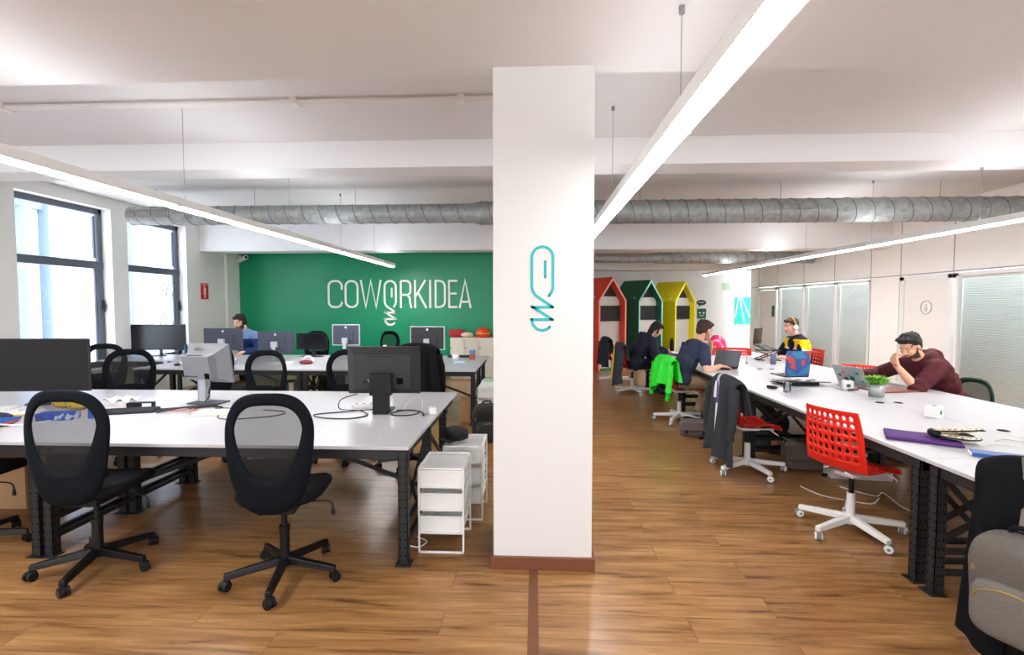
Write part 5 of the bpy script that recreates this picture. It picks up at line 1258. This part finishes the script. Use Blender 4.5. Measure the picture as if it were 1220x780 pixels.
# black cap on the middle drawer unit
q = MB(); q.ell((0, 0, .055), (.105, .085, .055), n=24, k=14, e=.85); q.grid(lambda u, v: ((u - .5) * .15, .07 + .07 * v * (1 - 1.2 * (u - .5) ** 2), .02 + .012 * sin(pi * u)), 10, 5, .004); q.tube([(.104 * cos(t), .084 * sin(t), .03) for t in [2 * pi * i / 24 for i in range(24)]], .005, 6, 0, True)
tag(q.build('baseball_cap', mat('cap_black', (24, 24, 26), .9, bump=.6, nscale=60), loc=(-.60, 3.70, .561), rot=(0, 0, 2.4)), 'black cloth hat lying on the second mesh drawer unit', 'hat')
q = MB(); q.bx(-.11, .11, -.13, .13, 0, .07); o = q.build('letter_tray', mat('tray_white', (222, 226, 220), .5), bevel=.004, loc=(-.56, 6.28, .56)); tag(o, 'white letter tray with green papers on the far drawer unit', 'tray')
q = MB(); q.bx(-.09, .09, -.12, .12, .07, .078); q.build('paper_stack', mat('pale_green_paper', (150, 190, 160), .8), o)
# backpack helper
def backpack(name, loc, rz, w, d, h, m, m2, label, extra=None, cat='backpack'):
    e = empty(name, loc, rz, label, cat); q = MB()
    q.ell((0, 0, h / 2), (w / 2, d / 2, h / 2), n=32, k=20, e=.55); o = q.build('body', m, e)
    for v in o.data.vertices:
        v.co.y += .02 * sin(v.co.z * 12); v.co.x *= 1 - .12 * max(0, v.co.z / h - .6)
    q = MB(); q.ell((0, -d * .46, h * .32), (w * .40, d * .22, h * .26), n=24, k=14, e=.5); q.build('front_pocket', m2, e)
    q = MB(); q.tube([(w * .34 * cos(t), -d * .64, h * .40 + h * .13 * sin(t)) for t in [pi * i / 14 for i in range(15)]], .005, 6); q.tube([(w * .40 * cos(t), -d * .475 + .01 * abs(cos(t)) , h * .60 + h * .27 * sin(t)) for t in [pi * i / 18 for i in range(19)]], .006, 6); q.build('zipper', mat('zip_brass', (150, 128, 78), .4, metal=.5), e)
    q = MB(); q.tube(smoothpath([(-.05, 0, h * .96), (-.04, 0, h * 1.05), (.04, 0, h * 1.05), (.05, 0, h * .96)], 5), .010, 7); q.build('carry_handle', M_BFAB, e)
    return e
backpack('black_backpack', (-.555, 5.72, 0), R(10), .36, .26, .44, mat('backpack_black', (30, 31, 34), .85, bump=.5, nscale=30), mat('backpack_black2', (40, 41, 45), .85, bump=.5, nscale=40), 'black backpack on the floor beside the column behind the drawer units')

# ================================================================ THINGS ON THE RIGHT DESKS
M_LAP = mat('laptop_dark', (38, 40, 44), .4, metal=.2); M_LSIL = mat('laptop_silver', (176, 180, 180), .35, metal=.5)
def laptop(loc, rz, w, d, open_, lid_mat, body_mat, label, z=0, kb=True, pitch=0, screen=None):
    """hinge along x at y=0, keyboard towards -y, lid opens up by open_ degrees from flat closed"""
    e = empty('laptop', loc, rz, label, 'laptop'); e.rotation_euler = (R(pitch), 0, rz)
    q = MB(); q.bx(-w / 2, w / 2, -d, 0, 0, .014); b = q.build('base', body_mat, e, bevel=.004)
    q = MB()
    for j in range(5):
        for i in range(13): q.box((-w * .42 + i * w * .07, -d * .22 - j * d * .085, .0155), (w * .058, d * .068, .003))
    q.bx(-w * .14, w * .14, -d * .93, -d * .68, .014, .0155); q.build('keys', mat('key_black', (18, 18, 20), .5), b)
    q = MB(); q.bx(-w / 2, w / 2, 0, .008, 0, d); l = q.build('lid', lid_mat, e, bevel=.003, loc=(0, 0, .014), rot=(R(90 - open_) * 1.0, 0, 0))
    q = MB(); q.bx(-w / 2 + .008, w / 2 - .008, -.0015, 0, .012, d - .008); q.build('screen', screen or M_SCREEN, l)
    return e, l
M_SCR = mat('laptop_screen_glare', (110, 118, 126), .2, spec=.6)  # grey glare of the screen put into its base colour
e, l = laptop((2.66, 6.86, TH), R(-48), .35, .24, 112, M_LAP, M_LAP, 'dark open laptop in front of the man in the navy t-shirt', screen=M_SCR)
# laptop with a colourful lid on a low black stand
ar = pattern_mat('colourful_lid_art', [(0, (60, 130, 170)), (.43, (58, 92, 160)), (.53, (208, 78, 54)), (.60, (70, 120, 180)), (.70, (150, 150, 70))], 6, 'noise', .4)
e, l = laptop((2.95, 5.58, TH + .055), R(184), .28, .29, 97, ar, M_LAP, 'open laptop with a blue and red patterned lid, on a low black stand')
q = MB(); q.box((0, .0, .028), (.50, .30, .008), rot=(R(-7), 0, 0)); q.box((-.17, .06, .014), (.03, .14, .028)); q.box((.17, .06, .014), (.03, .14, .028)); q.box((0, -.1, .02), (.3, .02, .035)); tag(q.build('laptop_stand', M_BPLAST, loc=(2.90, 5.42, TH), rot=(0, 0, R(4)), bevel=.004), 'low black stand under the laptop with the patterned lid', 'stand')
# laptop high on a folding x stand
e, l = laptop((3.58, 7.96, TH + .24), R(46), .34, .25, 106, M_LAP, M_LAP, 'dark laptop raised on a folding stand before the man in yellow and navy', pitch=20)
q = MB(); q.box((-.01, 0, .0), (.018, .03, .012), 0)
q.v = []; q.f = []; q.m = []; q.s = []
def xs(mb, y):
    mb.beam((-.16, y, .01), (.16, y, .155), .018, .012); mb.beam((.16, y, .01), (-.16, y, .155), .018, .012); mb.beam((-.17, y, .155), (.17, y, .158), .02, .01); mb.beam((-.18, y, .006), (-.06, y, .006), .02, .012); mb.beam((.06, y, .006), (.18, y, .006), .02, .012)
xs(q, -.1); xs(q, .1); q.beam((0, -.1, .08), (0, .1, .08), .012, .012); q.beam((-.16, -.1, .15), (-.16, .1, .15), .012, .012); q.beam((.16, -.1, .15), (.16, .1, .15), .012, .012)
tag(q.build('folding_laptop_stand', M_BPLAST, loc=(3.70, 7.86, TH), rot=(0, 0, R(-14))), 'black folding cross legged laptop stand on the far right desk', 'stand')
# silver laptop with stickers
e, l = laptop((3.46, 5.40, TH), R(112), .33, .23, 120, M_LSIL, M_LSIL, 'silver laptop with stickers on its lid in front of the man in maroon')
for k, (x, z_, s_, c) in enumerate(((-.09, .15, .02, (40, 150, 130)), (-.02, .08, .03, (22, 100, 80)), (.06, .15, .018, (200, 60, 60)), (.05, .07, .022, (60, 60, 70)), (-.12, .06, .02, (40, 140, 190)), (.11, .11, .02, (30, 120, 90)))):
    q = MB(); q.cyl((x, .0082, z_), (x, .0092, z_), s_, n=7 if k % 2 else 14, smooth=False); q.build('sticker', mat('sticker_%d' % k, c, .5), l)
def cube_socket(loc, rz, label):
    e = empty('cube_power_socket', loc, rz, label, 'power socket', 'white cube power sockets'); s_ = .045
    q = MB(); q.bx(-s_, s_, -s_, s_, 0, 2 * s_); q.build('body', WHITE, e, bevel=.008)
    q = MB(); q.cyl((0, -s_ - .001, s_), (0, -s_ + .002, s_), .019, n=20); q.build('socket_face', mat('teal_green', (18, 116, 84), .5), e)
    q = MB(); q.cyl((s_ - .002, 0, s_), (s_ + .001, 0, s_), .018, n=20); q.cyl((0, 0, 2 * s_ - .001), (0, 0, 2 * s_ + .001), .018, n=20); q.build('socket_hole', M_RUBBER, e)
cube_socket((3.22, 5.12, TH), R(-18), 'white cube power socket between the silver laptop and the glass')
cube_socket((3.08, 3.86, TH), R(30), 'white cube power socket near the desk front, behind the purple sleeve')
# potted grass
e = empty('potted_plant', (3.25, 4.74, TH), 0, 'small green grass plant in a silver pot on the right desk', 'plant')
q = MB(); q.lathe([(0, 0), (.062, 0), (.072, .12), (.068, .12), (.058, .01), (0, .01)], n=28); q.build('pot', mat('zinc_pot', (176, 180, 180), .35, metal=.6), e)
q = MB(); q.cyl((0, 0, .08), (0, 0, .10), .064, n=20); q.build('soil', mat('soil', (50, 38, 28), .9), e)
q = MB(); rnd = random.Random(3)
for i in range(420):
    a = rnd.uniform(0, 2 * pi); r0 = rnd.uniform(0, .055); lean = rnd.uniform(.03, .125); h = rnd.uniform(.05, .125); hh = h * (1 - .35 * (lean / .125))
    b = Vector((r0 * cos(a), r0 * sin(a), .10)); t = Vector((b.x + lean * cos(a), b.y + lean * sin(a), .10 + hh)); md = (b + t) / 2 + Vector((0, 0, .03)); s_ = Vector((-sin(a), cos(a), 0)) * .0042
    q.add([b - s_, b + s_, md + s_ * 1.3, md - s_ * 1.3, t], [(0, 1, 2, 3), (3, 2, 4)], rnd.randint(0, 2))
q.build('foliage', [mat('grass_green', (98, 168, 34), .6), mat('grass_light', (158, 214, 60), .6), mat('grass_dark', (56, 122, 30), .6)], e)
# glasses, mouse, small things
M_CLEAR = mat('clear_glass', (235, 240, 242), .05, trans=.95, spec=.5); MATS['clear_glass'].node_tree.nodes['Principled BSDF'].inputs['IOR'].default_value = 1.2
q = MB(); q.lathe([(0, 0), (.033, 0), (.037, .095), (.0345, .095), (.031, .01), (0, .01)], n=28); tag(q.build('drinking_glass', M_CLEAR, loc=(2.52, 4.93, TH)), 'clear drinking glass in front of the laptop with the patterned lid', 'glass')
q = MB(); q.lathe([(0, 0), (.04, 0), (.042, .15), (.038, .16), (.036, .16), (.036, .01), (0, .01)], n=28); tag(q.build('smoked_glass', mat('smoked_blue_glass', (120, 134, 160), .15, alpha=.75), loc=(3.52, 7.30, TH)), 'bluish tumbler by the hands of the man in yellow and navy', 'glass')
q = MB(); q.ell((0, 0, .016), (.032, .055, .018), n=20); q.bx(-.001, .001, .0, .05, .025, .035); tag(q.build('mouse', M_BPLAST, loc=(2.47, 5.13, TH), rot=(0, 0, 1.2)), 'black mouse left of the clear drinking glass', 'mouse')
q = MB(); q.bx(-.08, .08, -.04, .04, 0, .012); tag(q.build('black_phone', M_SCREEN, loc=(2.62, 7.62, TH), rot=(0, 0, .5), bevel=.004), 'black phone on the desk beyond the dark open laptop', 'phone')
q = MB(); q.cyl((0, 0, 0), (0, 0, .03), .02, n=14); q.cyl((0, 0, .03), (0, 0, .13), .006, n=10); tag(q.build('small_stand', M_SIL, loc=(3.16, 7.35, TH)), 'tiny clear and silver stand between two laptops on the far desk', 'stand')
q = MB(); q.bx(0, .42, 0, .30, 0, .014); tag(q.build('leather_folder', mat('brown_leather', (126, 66, 50), .45, noise=.1), loc=(3.42, 4.90, TH), rot=(0, 0, .18), bevel=.004), 'reddish brown leather folder beside the potted plant', 'folder')
q = MB(); q.cap((0, 0, .012), (.12, .05, .012), .011); tag(q.build('brown_pen_case', mat('pen_brown', (96, 60, 44), .6), loc=(3.17, 5.02, TH)), 'short brown pen case behind the potted plant', 'pen case')
q = MB(); q.grid(lambda u, v: (-.19 + .38 * u, -.13 + .26 * v, .022 + .004 * sin(5 * u) * sin(4 * v)), 16, 12, .02); tag(q.build('purple_sleeve', mat('purple_neoprene', (82, 36, 118), .8, bump=.2, nscale=200), loc=(2.50, 3.22, TH + .0), rot=(0, 0, R(-32)), bevel=.006), 'purple laptop sleeve lying at the edge of the right desk', 'laptop sleeve')
sn = pattern_mat('snake_print', [(0, (40, 36, 32)), (.28, (206, 190, 160)), (.55, (232, 222, 200))], 55, 'voronoi', .5)
e = empty('patterned_purse', (2.66, 3.16, TH + .024), R(-6), 'black and cream patterned round purse lying half open on the purple sleeve', 'purse')
for k, (zz, tl) in enumerate(((.012, R(3)), (.048, R(-9)))):
    q = MB(); q.lathe([(0, -.012), (.105, -.012), (.122, -.004), (.125, .004), (.11, .013), (0, .016)], n=36)
    q.v = [(x * 1.05, y * .72, z_) for x, y, z_ in q.v]; q.build('purse_half', sn, e, loc=(0, 0, zz + .006), rot=(tl, R(-4) * (k * 2 - 1), 0))
    q = MB(); q.tube([(.132 * cos(t), .09 * sin(t), 0) for t in [2 * pi * i / 40 for i in range(40)]], .005, 6, 0, True); q.build('zip_edge', M_BPLAST, e, loc=(0, 0, zz + .006), rot=(tl, R(-4) * (k * 2 - 1), 0))
q = MB(); q.ell((-.115, .01, .028), (.026, .055, .028)); q.build('purse_spine', M_BPLAST, e)
q = MB(); q.bx(-.02, .07, -.05, .02, .022, .032); q.build('blue_card', mat('card_blue', (24, 60, 110), .5), e)
q = MB(); q.bx(-.15, .15, -.05, .05, 0, .022); o = tag(q.build('blue_notebook', mat('notebook_blue', (44, 84, 156), .5, noise=.1), loc=(2.66, 2.83, TH), rot=(0, 0, R(-30)), bevel=.003), 'thick blue notebook at the right edge, above the black coat', 'notebook')
q = MB(); q.bx(-.152, -.145, -.045, .045, .003, .019); q.build('page_block', M_PAPER, o)
q = MB(); q.bx(-.12, .12, -.08, .08, 0, .014); tag(q.build('glossy_magazine', mat('pale_violet_cover', (176, 182, 226), .2), loc=(2.84, 2.64, TH), rot=(0, 0, .3)), 'pale violet glossy magazine at the right edge behind the blue notebook', 'magazine')
cable([(2.72, 3.05, z), (2.76, 2.98, z + .03), (2.84, 2.92, z + .03), (2.9, 2.86, z)], .003, 'thin white string over the blue notebook', M_WCABLE)
cable([(2.92, 3.18, z), (3.02, 3.22, z), (3.08, 3.12, z), (2.98, 3.04, z), (3.12, 2.98, z), (3.24, 2.92, z)], .003, 'thin beige tangled string on the desk at the right edge', mat('beige_string', (208, 196, 160), .7))
q = MB(); q.bx(-.045, .045, -.02, .02, 0, .012); tag(q.build('white_tag', M_PAPER, loc=(2.85, 3.3, TH), rot=(0, 0, .4)), 'small white tag behind the patterned purse', 'tag')
# far end of the right desks
e = empty('red_basket', (3.35, 8.72, TH), R(-6), 'long low red perforated basket at the far end of the right desks', 'basket'); q = MB(); q2 = MB()
for (x0, x1, y0, y1) in ((-.42, .42, -.11, -.10), (-.42, .42, .10, .11), (-.42, -.41, -.11, .11), (.41, .42, -.11, .11)):
    q.bx(x0, x1, y0, y1, .0, .012); q.bx(x0, x1, y0, y1, .095, .115)
    if x1 - x0 > .1:
        for i in range(29): xx = -.42 + i * .03; q.bx(xx - .005, xx + .005, y0, y1, 0, .11)
        q.bx(x0, x1, y0, y1, .045, .06)
    else:
        for i in range(8): yy = -.11 + i * .031; q.bx(x0, x1, yy - .005, yy + .005, 0, .11)
q.build('basket_wall', M_RED, e); q = MB(); q.bx(-.42, .42, -.11, .11, 0, .006); q.build('basket_floor', M_RED, e)
q = MB()
for i in range(60):
    a = rnd.uniform(0, 6.28); q.ell((rnd.uniform(-.38, -.15), rnd.uniform(-.08, .08), .09 + rnd.uniform(0, .05)), (.03, .012, .012), (rnd.uniform(-1, 1), 0, a), 6, 4, rnd.randint(0, 1))
tag(q.build('garland', [mat('leaf_green', (60, 150, 50), .6), mat('leaf_orange', (222, 130, 40), .6)], loc=(3.35, 8.72, TH), rot=(0, 0, R(-6))), 'green and orange leafy stuff in the left end of the red basket', 'garland', kind='stuff')
q = MB(); q.lathe([(.0, 0), (.15, .0), (.17, .10), (.13, .22), (.06, .30), (0, .31)], n=22)
q.v = [(x * (1 + .10 * sin(9 * math.atan2(y, x))) + .03 * z_, y * (1 + .08 * sin(7 * math.atan2(y, x))), z_) for x, y, z_ in q.v]
tag(q.build('pink_bag', pattern_mat('pink_wrap', [(0, (214, 20, 90)), (.45, (240, 50, 120)), (.62, (250, 190, 214))], 9, 'noise', .4), loc=(3.45, 9.35, TH)), 'crumpled pink bag standing behind the red basket', 'bag')
q = MB(); q.prism(arc(0, 0, .26, .17, 0, 180, 20), -.05, .05, 0, 'xz'); q.bx(-.14, .16, -.06, -.05, .01, .09, 1); tag(q.build('orange_cushion', [mat('orange_cloth', (248, 176, 112), .8), mat('green_band', (12, 130, 60), .7)], loc=(3.12, 9.2, TH), bevel=.01), 'orange arched cushion with a green band, left of the pink bag', 'cushion')
q = MB(); q.cyl((0, 0, 0), (0, 0, .19), .04, n=18); q.cyl((0, 0, .19), (0, 0, .24), .03, n=14); tag(q.build('black_bottle', M_BPLAST, loc=(2.62, 9.35, TH)), 'tall black bottle at the far end of the right desks', 'bottle')
q = MB(); q.bx(-.13, .13, -.1, .1, 0, .05); tag(q.build('green_tray', mat('tray_green', (46, 160, 84), .5), loc=(2.38, 9.32, TH), bevel=.004), 'green tray with papers before the person in the dark hooded top', 'tray')
q = MB(); q.bx(-.14, .14, -.1, .1, 0, .02); tag(q.build('paper_sheets', M_PAPER, loc=(2.52, 8.95, TH), rot=(0, 0, .4)), 'white papers under the hands of the person in the dark hooded top', 'paper')
q = MB(); q.bx(-.12, .12, -.09, .09, 0, .03); tag(q.build('lime_box', mat('lime_card', (186, 214, 70), .6), loc=(2.72, 9.0, TH + 0), bevel=.003), 'lime green box beyond the white papers on the far right desk', 'box')
e, l = laptop((2.62, 8.55, TH), R(-70), .32, .22, 105, M_LAP, M_LAP, 'dark open laptop of the person in the dark hooded top')

# ================================================================ FLOOR THINGS, RIGHT
def satchel(loc, rz, w, d, h, m, label, buckles=True):
    e = empty('messenger_bag', loc, rz, label, 'bag'); q = MB(); q.ell((0, 0, h / 2), (w / 2, d / 2, h / 2), n=32, k=16, e=.38); q.build('body', m, e)
    q = MB(); q.grid(lambda u, v: ((u - .5) * w * .94, d * .35 - (d * .87) * min(1, v * 2.2) - (.006 if v > .4 else 0), h * 1.02 - .004 * sin(8 * u) - (h * .62) * max(0, (v - .42) / .58)), 14, 14, .006); q.build('flap', m, e)
    if buckles:
        for s_ in (-1, 1): q = MB(); q.box((s_ * w * .28, -d * .5 - .012, h * .30), (.04, .014, .05)); q.build('buckle', M_BPLAST, e, bevel=.004)
    q = MB(); q.tube(smoothpath([(-w * .48, 0, h * .8), (-w * .3, d * .3, h * 1.08), (w * .2, d * .5, h * .9), (w * .5, d * .2, h * .7), (w * .62, -.05, .02), (w * .5, -d * .7, .012), (w * .1, -d * .9, .012)], 6), .012, 6); q.build('shoulder_strap', M_BFAB, e)
satchel((1.98, 6.02, 0), R(-14), .36, .16, .20, mat('satchel_taupe', (104, 96, 94), .9, bump=.3, nscale=150), 'taupe messenger bag with two black buckles on the aisle floor')
satchel((2.68, 4.84, 0), R(-4), .44, .22, .28, mat('satchel_brown', (86, 76, 70), .9, bump=.3, nscale=150), 'brown grey bag under the desk beside the striped jacket', False)
backpack('dark_backpack', (2.62, 5.42, 0), R(30), .34, .24, .42, mat('backpack_black', (30, 31, 34), .85), mat('bag_tan', (150, 90, 54), .8), 'dark backpack with tan pocket standing under the right desk')
e = empty('cable_tray', (3.02, 4.62, 0), R(-6), 'long grey white power box on the floor under the right desk', 'power box')
q = MB(); q.bx(-.26, .26, -.08, .08, 0, .09); q.build('body', mat('grey_white_plastic', (196, 196, 190), .5), e, bevel=.006)
for k in range(4): q = MB(); q.cyl((-.16 + k * .10, -.02, .09), (-.16 + k * .10, -.02, .094), .022, n=16); q.build('outlet', M_BPLAST, e)
cable([(2.36, 4.35, .006), (2.42, 4.15, .006), (2.56, 4.05, .006), (2.72, 3.98, .006), (2.86, 4.1, .006)], .005, 'white cable snaking over the floor behind the red chair', M_WCABLE)
cable([(2.70, 4.35, .006), (2.86, 4.15, .006), (2.98, 4.22, .006), (2.92, 3.9, .006), (3.05, 3.75, .006)], .005, 'second white cable ending near the white power box', M_WCABLE)
cable([(-.92, 3.6, .66), (-.93, 3.4, .3), (-.90, 3.2, .05), (-.78, 3.12, .006), (-.72, 3.2, .006), (-.8, 3.26, .006)], .004, 'white cable hanging from the near desk down to the floor by the drawers', M_WCABLE)
cable([(-2.72, 4.15, .68), (-2.70, 4.2, .3), (-2.55, 4.0, .2), (-2.35, 4.05, .35), (-2.25, 4.15, .68)], .004, 'dark cable drooping under the near desk', M_CABLE)
# ================================================================ WALL THINGS
e = empty('fire_extinguisher_sign', (XL + .004, 9.86, 1.90), 0, 'small red fire extinguisher sign on the white wall by the far window', 'sign')
q = MB(); q.bx(-.003, .004, -.115, .115, -.165, .165); q.build('plate', mat('sign_red', (206, 28, 34), .5), e)
q = MB(); q.bx(.004, .006, -.03, .03, -.08, .07); q.bx(.004, .006, -.045, .01, .08, .10); q.prism([(-.03, -.10), (.03, -.10), (0, -.14)], .004, .006, 0, 'yz'); q.bx(.004, .006, -.09, .09, .128, .14); q.build('pictogram', WHITE, e)
e = empty('security_camera', (-6.62, 10.86, 2.66), 0, 'small white security camera at the top left corner of the green wall', 'camera')
q = MB(); q.cyl((-.16, .13, .06), (-.08, .02, .0), .012, n=10); q.cyl((-.17, .14, .07), (-.15, .12, .05), .035, n=14); q.build('bracket', WHITE, e)
q = MB(); q.cyl((-.10, .02, -.03), (.12, -.08, .03), .05, n=20); q.cyl((.10, -.07, .028), (.125, -.083, .032), .054, n=20); q.build('camera_body', WHITE, e); q = MB(); q.cyl((.124, -.083, .0315), (.13, -.086, .033), .03, n=16); q.build('lens', M_BPLAST, e)
YB = 16.5
q = MB(); q.prism(arc(5.57, 1.70, .16, .09, 0, 360, 24)[:-1], YB - .012, YB - .002, 0, 'xz'); q.prism([(5.50, 1.64), (5.56, 1.64), (5.50, 1.54)], YB - .012, YB - .002, 0, 'xz'); q.bx(5.48, 5.66, YB - .014, YB - .011, 1.695, 1.715, 1)
tag(q.build('speech_bubble_sign', [mat('dark_green_board', (30, 74, 66), .6), WHITE]), 'dark speech bubble sign on the far white wall', 'sign')
q = MB(); q.bx(5.44, 5.73, YB - .012, YB - .002, 1.20, 1.50)
for k in range(4): q.prism([(5.44 + k * .0725, 1.20), (5.5125 + k * .0725, 1.20), (5.476 + k * .0725, 1.14)], YB - .012, YB - .002, 0, 'xz')
for x in (5.53, 5.65): q.cyl((x, YB - .016, 1.36), (x, YB - .011, 1.36), .03, n=14, m=1)
q.ribbon([(5.52, 1.29), (5.56, 1.265), (5.62, 1.265), (5.66, 1.29)], .018, YB - .012, .004, 1)
tag(q.build('green_face_sign', [mat('dark_green_board2', (16, 104, 84), .6), WHITE]), 'small green cutout with two white dots below the speech bubble sign', 'sign')
q = MB(); q.bx(6.66, 7.18, YB - .012, YB - .002, 1.02, 1.88)
for k in range(6): q.prism([(6.66 + k * .0867, 1.02), (6.7467 + k * .0867, 1.02), (6.703 + k * .0867, .93)], YB - .012, YB - .002, 0, 'xz')
for a, b in (((6.68, 1.2), (6.78, 1.88)), ((6.98, 1.03), (6.82, 1.88)), ((7.17, 1.2), (6.88, 1.88))): q.ribbon([a, b], .03, YB - .012, .004, 1)
tag(q.build('teal_banner', [mat('banner_teal', (20, 206, 172), .6), WHITE]), 'bright teal banner with white rays and zigzag hem on the far wall', 'banner')
q = MB(); q.bx(6.26, 6.49, YB - .012, YB - .002, 2.12, 2.34); tag(q.build('green_wall_square', mat('pale_green_square', (186, 226, 186), .6)), 'pale green square high on the far white wall', 'sign')
# ================================================================ COATS ON CHAIRS
def drape(name, loc, rz, label, mats, wt, wb, top, front, back, cat='jacket', yb=-.235, seed=1, th=.012, folds=5, amp=.022, matfn=None, sleeves=True, curve=.9, off=.045, hem=.03, flare_y=.05, roll=0):
    """garment hung over a chair back: goes down inside and outside of it"""
    e = empty(name, loc, rz, label, cat); rn = random.Random(seed); ph = [rn.uniform(0, 6.28) for _ in range(8)]
    Lf, Lb = top - front, top - back; tot = Lf + Lb
    def S_(u, v):
        d = v * tot; x_ = (u - .5) * 2
        if d < Lf: z = front + d; y0 = yb + off; k = (Lf - d) / max(Lf, .01); inner = True
        else: z = top - (d - Lf); y0 = yb - off; k = (d - Lf) / Lb; inner = False
        dd = abs(d - Lf)
        if dd < .05: y0 = yb + (off if inner else -off) * math.sin(dd / .05 * pi / 2); z = top + .018 * math.cos(dd / .05 * pi / 2)
        w = (wt + (wb - wt) * k ** .8) / 2
        x = x_ * w; a = amp * min(1, dd / .12) * (.5 + k * .8)
        sh = .06 * abs(x_) ** 3 * (1 - k)          # shoulders slope
        f = a * (sin(x_ * pi * folds / 2 + ph[0] + k * 1.2) + .45 * sin(x_ * pi * folds * 1.1 + ph[1] - k))
        y = y0 + curve * x * x * .8 * (1 if inner else .9) + (f * .5 if inner else f) - (0 if inner else flare_y * k)
        if not inner: z += hem * sin(x_ * 3 + ph[2]) * k + .012 * sin(x_ * 9 + ph[3]) * k
        return Vector((x + roll * k, y, z - sh))
    q = MB(); q.grid(S_, 36, 40, th); o = q.build('cloth_body', mats, e, bevel=0)
    if matfn:
        for p in o.data.polygons: p.material_index = matfn(p.center)
    o.modifiers.new('sub', 'SUBSURF').render_levels = 1
    if sleeves:
        for sx in (-1, 1):
            x0 = sx * wt * .46; pts = [(x0, yb - .02, top - .10), (x0 + sx * .035, yb - .03, top - .25), (x0 + sx * .045, yb - .05, top - .42), (x0 + sx * .03, yb - .06, top - .56)]
            q = MB(); q.tube(smoothpath(pts, 5), [.052 - .0016 * i + .004 * sin(i * 1.9) for i in range(16)], 12); o = q.build('sleeve', mats[0], e)
    return e
cloth = lambda n, c, b=.4: mat(n, c, .9, spec=.15, bump=b, nscale=60)
# striped dark jacket on the red chair
M_J1 = cloth('jacket_charcoal', (52, 54, 58)); M_JW = mat('stripe_white', (222, 220, 222), .7); M_JV = mat('stripe_violet', (88, 78, 122), .7)
def stripes(c):
    if c.y > -.24: return 0
    x = c.x + .0
    if -.045 < x < -.030 or -.012 < x < .004: return 1
    if -.030 < x < -.012: return 2 if c.z > 0 else 1
    return 0
drape('striped_jacket', (2.07, 4.76, 0), R(-86), 'charcoal jacket with white and violet vertical stripes hanging over a red chair', [M_J1, M_JW, M_JV], .48, .66, .92, .60, .16, seed=3, amp=.030, matfn=stripes, folds=6)
# bright green jacket
drape('green_jacket', (2.02, 6.80, 0), R(-80), 'bright green quilted jacket hanging over the red chair', [mat('lime_green_nylon', (34, 222, 40), .4, spec=.4)], .48, .66, .90, .58, .47, seed=8, amp=.035, folds=6, hem=.07, sleeves=True)
# grey and yellow jacket
def yel(c): return 1 if c.x > .10 and c.y < -.1 else 0
drape('yellow_lined_jacket', (1.80, 8.95, 0), R(-84), 'dark grey jacket with a yellow panel hanging over a red chair', [cloth('jacket_grey', (58, 62, 66)), mat('jacket_yellow', (240, 190, 10), .6)], .42, .54, .92, .62, .17, seed=5, amp=.03, matfn=lambda c: 1 if c.x < -.13 else 0)
drape('dark_grey_coat', (1.72, 10.25, 0), R(-80), 'dark grey coat on the farthest chair of the aisle', [cloth('coat_dark_grey', (46, 48, 52))], .42, .52, .94, .62, .36, seed=6, amp=.03)
# black coat behind the near left desk
drape('black_coat', (-1.22, 4.72, 0), R(176), 'black coat hung over an office chair behind the near left desk', [cloth('coat_black', (22, 22, 25))], .44, .60, 1.19, .66, .5, yb=-.262, off=.062, seed=9, amp=.035)
# coat and backpack at the right edge
drape('black_winter_coat', (2.27, 2.13, 0), R(-60), 'black winter coat over the chair at the right edge, under the grey backpack', [cloth('coat_black2', (14, 14, 18))], .42, .50, .94, .60, .14, seed=11, amp=.018, th=.03, flare_y=.02, sleeves=False)
e = backpack('grey_backpack', (1.925, 1.945, .27), R(-62), .33, .19, .43, mat('grey_canvas', (96, 90, 84), .9, bump=.4, nscale=120), mat('grey_canvas2', (104, 98, 92), .9, bump=.4, nscale=120), 'grey canvas backpack with brass zips hanging on the black winter coat at the right edge')
q = MB(); q.grid(lambda u, v: (-.05 + .06 * u, .06 + .03 * sin(v * 3), .42 + .30 * v), 3, 14, .006); q.build('shoulder_strap', mat('grey_strap', (120, 114, 104), .9), e)
